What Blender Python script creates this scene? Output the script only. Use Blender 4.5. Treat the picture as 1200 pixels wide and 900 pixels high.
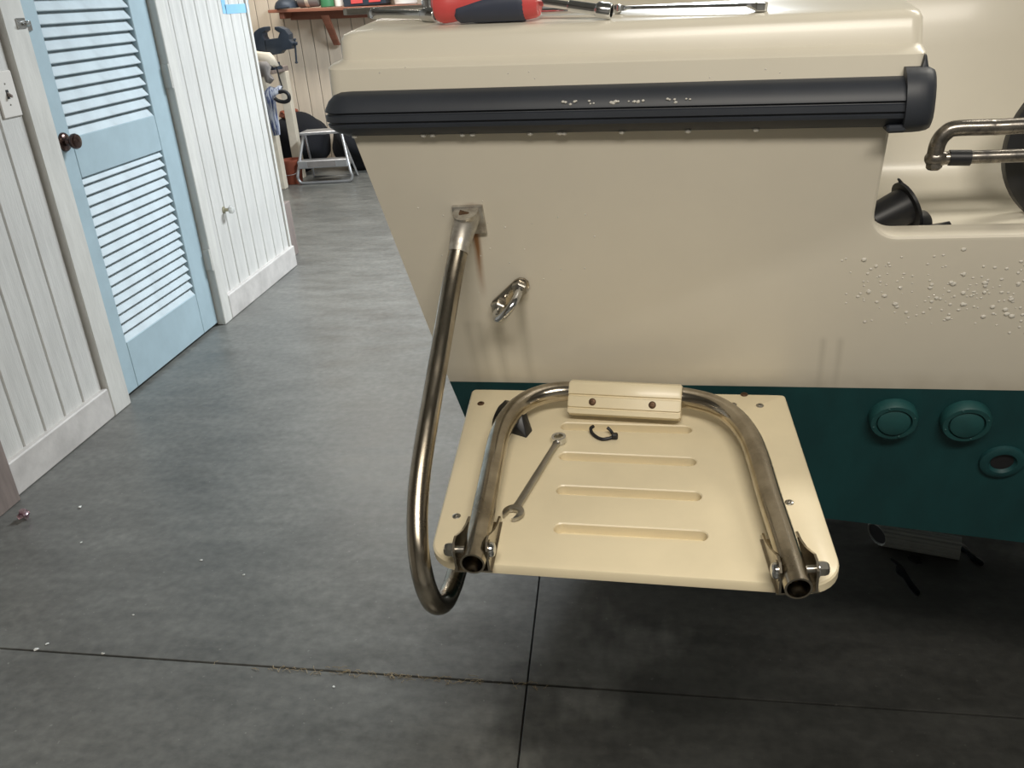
import bpy, bmesh, math, random
from mathutils import Vector, Matrix
random.seed(7)
for o in list(bpy.data.objects): bpy.data.objects.remove(o)
S = bpy.context.scene
C = S.collection

# ---------------------------------------------------------------- camera
FPX = 1037.0
CAMH = 1.25
R = Matrix(((0.98901399, -0.01853527, -0.14665529),
            (0.12643627, -0.40792710, 0.90421753),
            (-0.07658458, -0.91282634, -0.40110208)))
cam_d = bpy.data.cameras.new('camera'); cam = bpy.data.objects.new('camera', cam_d); C.objects.link(cam)
cam_d.sensor_width = 36.0; cam_d.sensor_fit = 'HORIZONTAL'; cam_d.lens = FPX / 1200 * 36.0
cam_d.clip_start = 0.02
M3 = Matrix(((R[0][0], -R[0][1], -R[0][2]), (R[1][0], -R[1][1], -R[1][2]), (R[2][0], -R[2][1], -R[2][2])))
cam.matrix_world = Matrix.Translation((0, 0, CAMH)) @ M3.to_4x4()
S.camera = cam

# ---------------------------------------------------------------- world, lights, exposure
w = bpy.data.worlds.new('world'); S.world = w; w.use_nodes = True
w.node_tree.nodes['Background'].inputs[0].default_value = (0.75, 0.85, 1.0, 1)
w.node_tree.nodes['Background'].inputs[1].default_value = 0.25
S.view_settings.view_transform = 'Standard'; S.view_settings.look = 'None'
S.view_settings.gamma = 1.0; S.view_settings.use_curve_mapping = False
S.view_settings.exposure = 0.0

def area(name, loc, sx, sy, power, col, target=None):
    l = bpy.data.lights.new(name, 'AREA'); l.shape = 'RECTANGLE'; l.size = sx; l.size_y = sy
    l.energy = power; l.color = col
    o = bpy.data.objects.new(name, l); C.objects.link(o); o.location = loc
    if target:
        o.rotation_euler = (Vector(target) - Vector(loc)).to_track_quat('-Z', 'Y').to_euler()
    return o
area('ceiling_lamp_near', (0.25, -0.45, 2.20), 1.1, 0.35, 41, (1.0, 0.93, 0.82))
area('ceiling_lamp_aisle', (0.36, 4.85, 2.66), 0.3, 1.6, 232, (0.88, 0.95, 1.0))
area('ceiling_lamp_back', (-2.4, 6.7, 2.66), 1.6, 0.3, 45, (1.0, 0.95, 0.86))
area('well_fill_light', (1.6, 1.9, 2.66), 1.2, 0.3, 32, (1.0, 0.94, 0.82))  # added fill light that brightens the motor well liner

# ---------------------------------------------------------------- picture -> place helpers (for measuring)
def wray(p): return R @ Vector((p[0] - 600.0, p[1] - 450.0, FPX))
def on_floor(p, z=0.0):
    d = wray(p); t = (z - CAMH) / d.z; return Vector((d.x * t, d.y * t, z))
def on_x(p, x):
    d = wray(p); t = x / d.x; return Vector((x, d.y * t, CAMH + d.z * t))
def on_y(p, y):
    d = wray(p); t = y / d.y; return Vector((d.x * t, y, CAMH + d.z * t))
# boat frame: s along the transom, d forward, z up
U = Vector((0.99645, -0.08424, 0)).normalized(); F = Vector((0.08424, 0.99645, 0)).normalized()
T0 = Vector((-0.2245, 1.0508, 0)) + F * 0.012
def b_loc(P): P = P - T0; return Vector((P.dot(U), P.dot(F), P.z))
BO = b_loc(Vector((0, 0, CAMH)))
def bray(p): d = wray(p); return Vector((d.dot(U), d.dot(F), d.z))
RAKE = math.tan(math.radians(17)); ZREF = 0.779            # the transom leans aft towards its top
CS, SN = math.cos(math.radians(17)), math.sin(math.radians(17))
NOUT = Vector((0, -CS, -SN)); TUP = Vector((0, -SN, CS))      # outward normal and up along the transom
def bv(p, d0): d = bray(p); return BO + d * ((d0 - BO.y) / d.y)
def bd(p, d0):
    d = bray(p); return BO + d * ((d0 - (BO.z - ZREF) * RAKE - BO.y) / (d.y + RAKE * d.z))
def tplane(s, z, o=0.0): return Vector((s, -(z - ZREF) * RAKE, z)) + NOUT * o
def bz(p, z0): d = bray(p); return BO + d * ((z0 - BO.z) / d.z)
def bZ(p, Z): return BO + bray(p) / FPX * Z
# platform plane
PN = Vector((-0.0047, -0.1144, 0.9934)).normalized()
PO = Vector((0.0, -0.012, 0.779))
PE1 = Vector((1, 0, 0)); PE1 = (PE1 - PN * PE1.dot(PN)).normalized(); PE2 = PN.cross(PE1)
def bp(p, h=0.0):
    d = bray(p); t = ((PO - BO).dot(PN) + h) / d.dot(PN); return BO + d * t
def p2(P): v = P - PO; return (v.dot(PE1), v.dot(PE2))
def p3(x, y, h=0.0): return PO + PE1 * x + PE2 * y + PN * h

# ---------------------------------------------------------------- materials
def mat(name, col, rough=0.5, metal=0.0, var=0.0, vscale=6.0, col2=None, stretch=(1, 1, 1), bump=0.0, bscale=40.0, rvar=0.0, ior=None, trans=0.0, spec=None, coat=0.0, fac=(0.35, 0.65)):
    m = bpy.data.materials.new(name); m.use_nodes = True
    nt = m.node_tree; n = nt.nodes; l = nt.links
    b = n['Principled BSDF']
    b.inputs['Base Color'].default_value = (*col, 1); b.inputs['Roughness'].default_value = rough
    b.inputs['Metallic'].default_value = metal
    if ior: b.inputs['IOR'].default_value = ior
    if trans: b.inputs['Transmission Weight'].default_value = trans
    if spec is not None: b.inputs['Specular IOR Level'].default_value = spec
    if coat: b.inputs['Coat Weight'].default_value = coat; b.inputs['Coat Roughness'].default_value = 0.12
    tc = n.new('ShaderNodeTexCoord'); mp = n.new('ShaderNodeMapping'); mp.inputs['Scale'].default_value = stretch
    l.new(tc.outputs['Object'], mp.inputs['Vector'])
    if col2 is None and var: col2 = tuple(max(0, c * (1 - var)) for c in col)
    if col2 is not None:
        nz = n.new('ShaderNodeTexNoise'); nz.inputs['Scale'].default_value = vscale; nz.inputs['Detail'].default_value = 6
        nz.inputs['Roughness'].default_value = 0.62
        l.new(mp.outputs['Vector'], nz.inputs['Vector'])
        rp = n.new('ShaderNodeValToRGB'); rp.color_ramp.elements[0].position = fac[0]; rp.color_ramp.elements[1].position = fac[1]
        rp.color_ramp.elements[0].color = (*col2, 1); rp.color_ramp.elements[1].color = (*col, 1)
        l.new(nz.outputs['Fac'], rp.inputs['Fac']); l.new(rp.outputs['Color'], b.inputs['Base Color'])
        if rvar:
            mr = n.new('ShaderNodeMapRange'); mr.inputs['From Min'].default_value = 0.3; mr.inputs['From Max'].default_value = 0.7
            mr.inputs['To Min'].default_value = rough + rvar; mr.inputs['To Max'].default_value = rough - rvar
            l.new(nz.outputs['Fac'], mr.inputs['Value']); l.new(mr.outputs['Result'], b.inputs['Roughness'])
    if bump:
        nb = n.new('ShaderNodeTexNoise'); nb.inputs['Scale'].default_value = bscale; nb.inputs['Detail'].default_value = 4
        l.new(mp.outputs['Vector'], nb.inputs['Vector'])
        bu = n.new('ShaderNodeBump'); bu.inputs['Strength'].default_value = bump; bu.inputs['Distance'].default_value = 0.004
        l.new(nb.outputs['Fac'], bu.inputs['Height']); l.new(bu.outputs['Normal'], b.inputs['Normal'])
    return m

M = {}
M['plank'] = mat('white_painted_plank', (0.68, 0.67, 0.645), 0.6, var=0.16, vscale=5, stretch=(3, 6, 0.8), bump=0.35, bscale=26)
M['casing'] = mat('white_painted_casing', (0.70, 0.69, 0.655), 0.55, var=0.14, vscale=7, stretch=(2, 3, 0.7), bump=0.25, bscale=30)
M['base'] = mat('scuffed_white_baseboard', (0.64, 0.61, 0.585), 0.6, var=0.22, vscale=9, bump=0.2)
M['backwall'] = mat('cream_plank', (0.72, 0.62, 0.50), 0.65, var=0.12, vscale=3, stretch=(5, 5, 0.6))
M['blue'] = mat('pale_blue_door_paint', (0.41, 0.535, 0.60), 0.5, var=0.10, vscale=7, bump=0.1)
M['slat'] = mat('dusty_pale_blue_slat', (0.58, 0.67, 0.72), 0.55, var=0.17, vscale=9, stretch=(1, 1, 3))
M['bronze'] = mat('dark_bronze', (0.12, 0.075, 0.065), 0.22, 0.85, var=0.3, vscale=20)
M['brownwood'] = mat('bare_brown_wood', (0.27, 0.22, 0.20), 0.75, var=0.25, vscale=8, stretch=(4, 4, 0.7))
M['switch'] = mat('ivory_switch_plate', (0.76, 0.73, 0.69), 0.4)
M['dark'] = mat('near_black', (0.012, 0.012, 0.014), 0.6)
M['cream'] = mat('cream_gelcoat', (0.78, 0.735, 0.62), 0.34, var=0.05, vscale=4, coat=0.15)
M['platform'] = mat('cream_platform_plastic', (0.78, 0.685, 0.48), 0.38, var=0.08, vscale=9, coat=0.1)
M['teal'] = mat('teal_antifouling_paint', (0.006, 0.056, 0.060), 0.6, col2=(0.0045, 0.040, 0.044), vscale=7, stretch=(2, 2, 0.6), bump=0.15)
M['tealcap'] = mat('teal_fitting_paint', (0.013, 0.075, 0.076), 0.5, var=0.25, vscale=20)
M['rubber'] = mat('black_rub_rail_vinyl', (0.033, 0.039, 0.051), 0.5, var=0.2, vscale=9)
M['black'] = mat('black_plastic', (0.012, 0.013, 0.016), 0.42)
M['steel'] = mat('weathered_stainless', (0.54, 0.49, 0.41), 0.2, 1.0, col2=(0.30, 0.265, 0.21), vscale=22, stretch=(1, 1, 0.5), rvar=0.1)
M['steelpale'] = mat('chalky_stainless', (0.62, 0.60, 0.55), 0.42, 0.75, col2=(0.34, 0.31, 0.27), vscale=60, rvar=0.15)
M['rod'] = mat('greasy_steel_rod', (0.36, 0.33, 0.29), 0.3, 0.9, col2=(0.10, 0.095, 0.09), vscale=60, rvar=0.12)
M['chrome'] = mat('bright_chrome', (0.72, 0.73, 0.74), 0.14, 1.0, var=0.15, vscale=20)
M['wrench'] = mat('satin_chrome', (0.50, 0.48, 0.44), 0.3, 1.0, var=0.2, vscale=30)
M['rust'] = mat('rusty_screw', (0.17, 0.10, 0.06), 0.5, 0.7, var=0.5, vscale=200)
M['red'] = mat('red_handle_plastic', (0.72, 0.10, 0.10), 0.38)
M['grip'] = mat('dark_grip_rubber', (0.055, 0.065, 0.10), 0.55)
M['shelf'] = mat('stained_red_wood', (0.33, 0.13, 0.08), 0.55, var=0.25, vscale=6, stretch=(0.5, 4, 4))
M['vise'] = mat('dark_blue_grey_iron', (0.045, 0.06, 0.085), 0.5, 0.3, var=0.2)
M['alu'] = mat('dull_aluminium', (0.55, 0.56, 0.58), 0.4, 0.8, var=0.15)
M['blackcloth'] = mat('black_cloth', (0.006, 0.007, 0.011), 0.95, bump=0.5, bscale=12)
M['orange'] = mat('faded_orange_plastic', (0.33, 0.085, 0.045), 0.6, var=0.3)
M['whitecloth'] = mat('off_white_cloth', (0.75, 0.68, 0.56), 0.9, var=0.15)
M['bluecloth'] = mat('blue_and_white_cloth', (0.60, 0.64, 0.72), 0.85, col2=(0.04, 0.07, 0.22), vscale=24, stretch=(3, 3, 0.4), fac=(0.40, 0.56))
M['tape'] = mat('blue_masking_tape', (0.28, 0.56, 0.80), 0.6, var=0.12)
M['foil'] = mat('crumpled_foil', (0.70, 0.58, 0.62), 0.3, 0.8, col2=(0.25, 0.10, 0.14), vscale=60)
M['white'] = mat('white_crumb', (0.85, 0.85, 0.82), 0.7)
M['straw'] = mat('dry_straw', (0.42, 0.34, 0.22), 0.8)
M['pipe'] = mat('grey_plastic_pipe', (0.22, 0.235, 0.225), 0.5, var=0.2)
M['puddle'] = mat('dark_water', (0.003, 0.003, 0.004), 0.03, spec=0.6)
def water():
    m = bpy.data.materials.new('milky_water'); m.use_nodes = True
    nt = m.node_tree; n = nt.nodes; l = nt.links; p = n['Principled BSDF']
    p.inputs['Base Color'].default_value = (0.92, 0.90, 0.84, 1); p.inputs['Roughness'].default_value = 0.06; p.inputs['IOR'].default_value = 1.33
    t = n.new('ShaderNodeBsdfTransparent'); mx = n.new('ShaderNodeMixShader'); mx.inputs[0].default_value = 0.58  # off-white share imitates light caught in the drops
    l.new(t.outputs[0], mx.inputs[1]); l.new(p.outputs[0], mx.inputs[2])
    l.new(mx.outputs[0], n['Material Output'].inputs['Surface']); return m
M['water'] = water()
M['groove'] = mat('grimy_groove', (0.30, 0.28, 0.25), 0.8, var=0.2)
M['wall'] = mat('pale_painted_wall', (0.62, 0.60, 0.56), 0.8, var=0.08)
M['ceil'] = mat('dim_ceiling', (0.42, 0.40, 0.37), 0.8, var=0.1)
M['green'] = mat('green_plastic', (0.05, 0.22, 0.10), 0.5)
M['grey'] = mat('grey_canvas', (0.28, 0.26, 0.25), 0.8, var=0.3)
M['purple'] = mat('dark_joint', (0.03, 0.03, 0.028), 0.9)

def concrete():
    m = bpy.data.materials.new('sealed_concrete'); m.use_nodes = True
    nt = m.node_tree; n = nt.nodes; l = nt.links; b = n['Principled BSDF']
    tc = n.new('ShaderNodeTexCoord')
    n1 = n.new('ShaderNodeTexNoise'); n1.inputs['Scale'].default_value = 1.6; n1.inputs['Detail'].default_value = 7; n1.inputs['Roughness'].default_value = 0.65; n1.inputs['Distortion'].default_value = 0.6
    mp = n.new('ShaderNodeMapping'); mp.inputs['Scale'].default_value = (1.2, 3.2, 1); mp.inputs['Rotation'].default_value = (0, 0, 0.5)
    l.new(tc.outputs['Object'], mp.inputs['Vector'])
    n2 = n.new('ShaderNodeTexNoise'); n2.inputs['Scale'].default_value = 3.1; n2.inputs['Detail'].default_value = 8; n2.inputs['Roughness'].default_value = 0.7
    n3 = n.new('ShaderNodeTexNoise'); n3.inputs['Scale'].default_value = 42; n3.inputs['Detail'].default_value = 3
    l.new(tc.outputs['Object'], n1.inputs['Vector']); l.new(mp.outputs['Vector'], n2.inputs['Vector']); l.new(tc.outputs['Object'], n3.inputs['Vector'])
    r1 = n.new('ShaderNodeValToRGB'); e = r1.color_ramp.elements
    e[0].position = 0.33; e[0].color = (0.122, 0.124, 0.120, 1); e[1].position = 0.70; e[1].color = (0.178, 0.178, 0.169, 1)
    l.new(n1.outputs['Fac'], r1.inputs['Fac'])
    r2 = n.new('ShaderNodeValToRGB'); e = r2.color_ramp.elements
    e[0].position = 0.36; e[0].color = (0.80, 0.80, 0.79, 1); e[1].position = 0.72; e[1].color = (1.30, 1.30, 1.28, 1)
    l.new(n2.outputs['Fac'], r2.inputs['Fac'])
    mx = n.new('ShaderNodeMixRGB'); mx.blend_type = 'MULTIPLY'; mx.inputs[0].default_value = 1
    l.new(r1.outputs['Color'], mx.inputs[1]); l.new(r2.outputs['Color'], mx.inputs[2])
    r3 = n.new('ShaderNodeValToRGB'); e = r3.color_ramp.elements
    e[0].position = 0.30; e[0].color = (0.82, 0.82, 0.82, 1); e[1].position = 0.68; e[1].color = (1.12, 1.12, 1.1, 1)
    l.new(n3.outputs['Fac'], r3.inputs['Fac'])
    m2 = n.new('ShaderNodeMixRGB'); m2.blend_type = 'MULTIPLY'; m2.inputs[0].default_value = 1
    l.new(mx.outputs['Color'], m2.inputs[1]); l.new(r3.outputs['Color'], m2.inputs[2])
    # pale specks
    n4 = n.new('ShaderNodeTexNoise'); n4.inputs['Scale'].default_value = 95; n4.inputs['Detail'].default_value = 1; l.new(tc.outputs['Object'], n4.inputs['Vector'])
    r4 = n.new('ShaderNodeValToRGB'); e = r4.color_ramp.elements
    e[0].position = 0.73; e[0].color = (0, 0, 0, 1); e[1].position = 0.78; e[1].color = (0.55, 0.55, 0.55, 1); l.new(n4.outputs['Fac'], r4.inputs['Fac'])
    m4 = n.new('ShaderNodeMixRGB'); l.new(r4.outputs['Color'], m4.inputs[0]); l.new(m2.outputs['Color'], m4.inputs[1]); m4.inputs[2].default_value = (0.30, 0.30, 0.28, 1)
    # damp patches from boat drips, doubling as painted shade on the floor there
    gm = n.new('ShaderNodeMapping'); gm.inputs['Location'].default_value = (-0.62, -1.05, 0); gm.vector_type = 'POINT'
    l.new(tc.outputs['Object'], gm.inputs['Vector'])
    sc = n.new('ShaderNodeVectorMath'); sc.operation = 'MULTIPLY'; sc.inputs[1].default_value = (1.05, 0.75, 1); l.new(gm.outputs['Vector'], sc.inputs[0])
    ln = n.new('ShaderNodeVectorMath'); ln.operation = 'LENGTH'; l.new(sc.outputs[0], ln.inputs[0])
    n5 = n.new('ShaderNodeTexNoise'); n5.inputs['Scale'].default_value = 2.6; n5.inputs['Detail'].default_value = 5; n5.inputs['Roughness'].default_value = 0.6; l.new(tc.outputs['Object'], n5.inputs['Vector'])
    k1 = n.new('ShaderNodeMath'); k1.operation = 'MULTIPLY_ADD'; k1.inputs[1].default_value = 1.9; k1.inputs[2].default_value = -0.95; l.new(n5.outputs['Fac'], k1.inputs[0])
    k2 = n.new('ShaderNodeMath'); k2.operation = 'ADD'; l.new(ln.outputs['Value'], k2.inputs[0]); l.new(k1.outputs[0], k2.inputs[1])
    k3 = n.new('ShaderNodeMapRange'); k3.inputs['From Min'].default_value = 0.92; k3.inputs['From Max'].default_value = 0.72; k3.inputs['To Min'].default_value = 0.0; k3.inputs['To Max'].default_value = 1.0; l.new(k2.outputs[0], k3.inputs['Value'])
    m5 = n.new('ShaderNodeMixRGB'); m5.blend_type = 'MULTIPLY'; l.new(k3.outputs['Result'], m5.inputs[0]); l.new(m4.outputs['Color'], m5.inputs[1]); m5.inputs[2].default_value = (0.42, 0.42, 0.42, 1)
    l.new(m5.outputs['Color'], b.inputs['Base Color'])
    mr = n.new('ShaderNodeMapRange'); mr.inputs['From Min'].default_value = 0.3; mr.inputs['From Max'].default_value = 0.7
    mr.inputs['To Min'].default_value = 0.28; mr.inputs['To Max'].default_value = 0.44
    l.new(n2.outputs['Fac'], mr.inputs['Value']); l.new(mr.outputs['Result'], b.inputs['Roughness'])
    bu = n.new('ShaderNodeBump'); bu.inputs['Strength'].default_value = 0.12; bu.inputs['Distance'].default_value = 0.004
    l.new(n3.outputs['Fac'], bu.inputs['Height']); l.new(bu.outputs['Normal'], b.inputs['Normal'])
    return m
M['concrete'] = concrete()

def hull_mat():
    """cream gelcoat with the rust run below the rail bracket and the grey runs below the tow eye"""
    m = mat('aged_cream_gelcoat', (0.70, 0.655, 0.555), 0.36, var=0.06, vscale=3, coat=0.12)
    nt = m.node_tree; n = nt.nodes; l = nt.links; b = n['Principled BSDF']
    src = b.inputs['Base Color'].links[0].from_socket
    tc = n.new('ShaderNodeTexCoord'); sp = n.new('ShaderNodeSeparateXYZ'); l.new(tc.outputs['Object'], sp.inputs[0])
    nz = n.new('ShaderNodeTexNoise'); nz.inputs['Scale'].default_value = 30; l.new(tc.outputs['Object'], nz.inputs['Vector'])
    def math_(op, a, bb, clamp=False):
        k = n.new('ShaderNodeMath'); k.operation = op; k.use_clamp = clamp
        for i, v in enumerate((a, bb)):
            if isinstance(v, (int, float)): k.inputs[i].default_value = v
            else: l.new(v, k.inputs[i])
        return k.outputs[0]
    def streak(s0, wid, ztop, zbot, amt, lean=0.0):
        zrel = math_('SUBTRACT', sp.outputs['Z'], ztop)
        sx = math_('SUBTRACT', sp.outputs['X'], s0)
        sx = math_('SUBTRACT', sx, math_('MULTIPLY', zrel, -lean))
        sx = math_('ADD', sx, math_('MULTIPLY', math_('SUBTRACT', nz.outputs['Fac'], 0.5), wid * 0.5))
        a = math_('SUBTRACT', 1.0, math_('DIVIDE', math_('ABSOLUTE', sx, 0.0), wid), True)
        lo = math_('DIVIDE', math_('SUBTRACT', sp.outputs['Z'], zbot), max(1e-4, (ztop - zbot)), True)
        hi = math_('DIVIDE', math_('SUBTRACT', ztop + 0.008, sp.outputs['Z']), 0.008, True)
        return math_('MULTIPLY', math_('MULTIPLY', math_('MULTIPLY', a, lo), hi), amt)
    def mixin(src, fac, col):
        mx = n.new('ShaderNodeMixRGB'); l.new(fac, mx.inputs[0]); l.new(src, mx.inputs[1]); mx.inputs[2].default_value = (*col, 1)
        return mx.outputs[0]
    r0 = bd((557, 272), 0); r1 = bd((567, 350), 0)
    src = mixin(src, streak(r0.x, 0.0062, r0.z, r1.z, 1.5, (r1.x - r0.x) / (r0.z - r1.z)), (0.27, 0.13, 0.05))
    src = mixin(src, streak(r0.x + 0.001, 0.012, r0.z + 0.03, r0.z - 0.02, 0.8), (0.25, 0.13, 0.07))
    for p, q in (((583, 385), 0.40), ((608, 350), 0.42), ((562, 380), 0.28), ((548, 380), 0.25)):
        c = bd(p, 0); src = mixin(src, streak(c.x, 0.0095, c.z, 0.68, q), (0.27, 0.25, 0.19))
    for p in ((965, 400), (985, 400)):
        c = bd(p, 0); src = mixin(src, streak(c.x, 0.006, c.z, 0.68, 0.3), (0.33, 0.30, 0.24))
    # dirt band just above the paint line
    band = math_('MULTIPLY', math_('SUBTRACT', 1.0, math_('DIVIDE', math_('SUBTRACT', sp.outputs['Z'], 0.783), 0.03), True), math_('MULTIPLY', nz.outputs['Fac'], 0.6))
    src = mixin(src, band, (0.36, 0.31, 0.23))
    l.new(src, b.inputs['Base Color'])
    return m
M['hull'] = hull_mat()

# ---------------------------------------------------------------- mesh helpers
def link(name, me, m, parent=None, smooth=None):
    o = bpy.data.objects.new(name, me); C.objects.link(o)
    if m is not None and not me.materials: me.materials.append(m)
    if parent: o.parent = parent
    return o
def shade(me, ang=35):
    me.polygons.foreach_set('use_smooth', [True] * len(me.polygons))
    me.set_sharp_from_angle(angle=math.radians(ang))
def pyd(name, V, Fc, m, parent=None, smooth=True, ang=35, fix=True):
    me = bpy.data.meshes.new(name); me.from_pydata([tuple(v) for v in V], [], Fc)
    if fix:
        bm = bmesh.new(); bm.from_mesh(me); bmesh.ops.recalc_face_normals(bm, faces=bm.faces); bm.to_mesh(me); bm.free()
    if smooth: shade(me, ang)
    return link(name, me, m, parent)
def bmobj(name, bm, m, parent=None, smooth=True, ang=35):
    bmesh.ops.recalc_face_normals(bm, faces=bm.faces)
    me = bpy.data.meshes.new(name); bm.to_mesh(me); bm.free()
    if smooth: shade(me, ang)
    return link(name, me, m, parent)
def bm_box(bm, lo, hi, bev=0.0, seg=1, mtx=None):
    r = bmesh.ops.create_cube(bm, size=1.0); vs = r['verts']
    for v in vs:
        v.co = Vector([lo[i] + (v.co[i] + 0.5) * (hi[i] - lo[i]) for i in range(3)])
    if bev:
        es = list({e for v in vs for e in v.link_edges})
        r = bmesh.ops.bevel(bm, geom=es, offset=bev, segments=seg, affect='EDGES', profile=0.5)
    if mtx is not None:
        vs2 = r['verts'] if bev else vs
        allv = {v for v in bm.verts if v.is_valid} if bev is None else set(vs2)
        for v in allv: v.co = mtx @ v.co
    return bm
def box(name, lo, hi, m, parent=None, bev=0.0, seg=1):
    bm = bmesh.new(); bm_box(bm, lo, hi, bev, seg); return bmobj(name, bm, m, parent)
def smooth_path(P, n=8, closed=False):
    P = [Vector(p) for p in P]; out = []
    N = len(P)
    for i in range(N - 1):
        p0 = P[max(i - 1, 0)]; p1 = P[i]; p2_ = P[i + 1]; p3_ = P[min(i + 2, N - 1)]
        for k in range(n):
            t = k / n
            out.append(0.5 * ((2 * p1) + (p2_ - p0) * t + (2 * p0 - 5 * p1 + 4 * p2_ - p3_) * t * t + (3 * p1 - p0 - 3 * p2_ + p3_) * t ** 3))
    out.append(P[-1]); return out
def frames(P):
    P = [Vector(p) for p in P]; T = []
    for i in range(len(P)):
        a = P[max(i - 1, 0)]; b = P[min(i + 1, len(P) - 1)]; T.append((b - a).normalized())
    up = Vector((0, 0, 1)) if abs(T[0].z) < 0.9 else Vector((1, 0, 0))
    nrm = (up - T[0] * up.dot(T[0])).normalized(); Fr = []
    for t in T:
        nrm = (nrm - t * nrm.dot(t)).normalized(); Fr.append((t, nrm, t.cross(nrm)))
    return P, Fr
def tube_data(P, r, n=16, hollow=0.0, hollow_ends=(False, False)):
    P, Fr = frames(P); V = []; Fc = []
    rr = r if isinstance(r, (list, tuple)) else [r] * len(P)
    def ring(c, fr, rad):
        b = len(V)
        for k in range(n):
            a = 2 * math.pi * k / n; V.append(c + fr[1] * math.cos(a) * rad + fr[2] * math.sin(a) * rad)
        return b
    def bridge(a, b):
        for k in range(n): Fc.append((a + k, a + (k + 1) % n, b + (k + 1) % n, b + k))
    rings = [ring(P[i], Fr[i], rr[i]) for i in range(len(P))]
    for a, b in zip(rings, rings[1:]): bridge(a, b)
    for end, idx, sg in ((0, 0, 1), (1, len(P) - 1, -1)):
        base = rings[idx]
        if hollow_ends[end]:
            a = ring(P[idx], Fr[idx], rr[idx] * 0.84); bridge(base, a)
            b = ring(P[idx] + Fr[idx][0] * sg * hollow, Fr[idx], rr[idx] * 0.84); bridge(a, b)
            Fc.append(tuple(b + k for k in range(n)))
        else: Fc.append(tuple(base + k for k in range(n)))
    return V, Fc
def tube(name, P, r, m, parent=None, n=16, **k):
    V, Fc = tube_data(P, r, n, **k); return pyd(name, V, Fc, m, parent, ang=50)
def lathe(name, A, B, prof, m, parent=None, n=24, ang=40, flat=None):
    """prof: (t along A->B in metres, radius)"""
    A = Vector(A); B = Vector(B); ax = (B - A).normalized()
    up = Vector((0, 0, 1)) if abs(ax.z) < 0.9 else Vector((1, 0, 0))
    x = (up - ax * up.dot(ax)).normalized(); y = ax.cross(x); V = []; Fc = []
    for t, r in prof:
        for k in range(n):
            a = 2 * math.pi * k / n; V.append(A + ax * t + x * math.cos(a) * max(r, 1e-5) + y * math.sin(a) * max(r, 1e-5))
    for i in range(len(prof) - 1):
        for k in range(n): Fc.append((i * n + k, i * n + (k + 1) % n, (i + 1) * n + (k + 1) % n, (i + 1) * n + k))
    Fc.append(tuple(range(n))); Fc.append(tuple((len(prof) - 1) * n + k for k in range(n)))
    return pyd(name, V, Fc, m, parent, ang=ang)
def hull_of(name, pts, m, parent=None, bev=0.0):
    bm = bmesh.new()
    for p in pts: bm.verts.new(p)
    r = bmesh.ops.convex_hull(bm, input=bm.verts)
    bmesh.ops.delete(bm, geom=[v for v in bm.verts if not v.link_faces], context='VERTS')
    bmesh.ops.dissolve_limit(bm, angle_limit=0.03, verts=bm.verts, edges=bm.edges)
    if bev: bmesh.ops.bevel(bm, geom=list(bm.edges), offset=bev, segments=2, affect='EDGES', profile=0.5)
    return bmobj(name, bm, m, parent)
def prism(name, poly, vec, m, parent=None, bev=0.0, smooth=True):
    """poly: list of 3D points (may be concave), extruded by vec"""
    n = len(poly); poly = [Vector(p) for p in poly]; vec = Vector(vec)
    bm = bmesh.new(); a = [bm.verts.new(p) for p in poly]; b = [bm.verts.new(p + vec) for p in poly]
    f1 = bm.faces.new(a); f2 = bm.faces.new(b[::-1])
    for i in range(n): bm.faces.new((a[i], b[i], b[(i + 1) % n], a[(i + 1) % n]))
    bmesh.ops.recalc_face_normals(bm, faces=bm.faces)
    if bev: bmesh.ops.bevel(bm, geom=[e for e in bm.edges if len(e.link_faces) == 2 and (f1 in e.link_faces or f2 in e.link_faces)], offset=bev, segments=2, affect='EDGES', profile=0.5)
    return bmobj(name, bm, m, parent, smooth, 25)
def fillet(poly, radii, n=7):
    out = []; N = len(poly)
    for i in range(N):
        p = Vector(poly[i]); r = radii[i]
        if r <= 0: out.append(p); continue
        a = (Vector(poly[i - 1]) - p).normalized(); b = (Vector(poly[(i + 1) % N]) - p).normalized()
        ang = a.angle(b); dd = r / math.tan(ang / 2); c = p + (a + b).normalized() * (r / math.sin(ang / 2))
        pa = p + a * dd; pb = p + b * dd
        a0 = math.atan2((pa - c).y, (pa - c).x); a1 = math.atan2((pb - c).y, (pb - c).x)
        da = (a1 - a0 + math.pi) % (2 * math.pi) - math.pi
        for k in range(n + 1): out.append(Vector((c.x + r * math.cos(a0 + da * k / n), c.y + r * math.sin(a0 + da * k / n))))
    return out
def stadium(A, B, r, n=8):
    A = Vector(A); B = Vector(B); d = (B - A).normalized(); a0 = math.atan2(d.y, d.x); out = []
    for k in range(n + 1): a = a0 - math.pi / 2 + math.pi * k / n; out.append(B + Vector((math.cos(a), math.sin(a))) * r)
    for k in range(n + 1): a = a0 + math.pi / 2 + math.pi * k / n; out.append(A + Vector((math.cos(a), math.sin(a))) * r)
    return out
def empty(name, loc, rz=0.0, parent=None):
    o = bpy.data.objects.new(name, None); C.objects.link(o); o.location = loc; o.rotation_euler = (0, 0, rz)
    o.empty_display_size = 0.1
    if parent: o.parent = parent
    return o
def tag(o, label, cat=None, group=None, kind=None):
    if label: o['label'] = label
    if cat: o['category'] = cat
    if group: o['group'] = group
    if kind: o['kind'] = kind
    return o
def struct(o, label=None):
    o['kind'] = 'structure'
    if label: o['label'] = label
    return o
def inst(src, name, parent, loc, rot=None):
    o = src.copy(); o.name = name; C.objects.link(o); o.parent = parent; o.location = loc
    if rot: o.rotation_euler = rot
    return o

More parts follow.
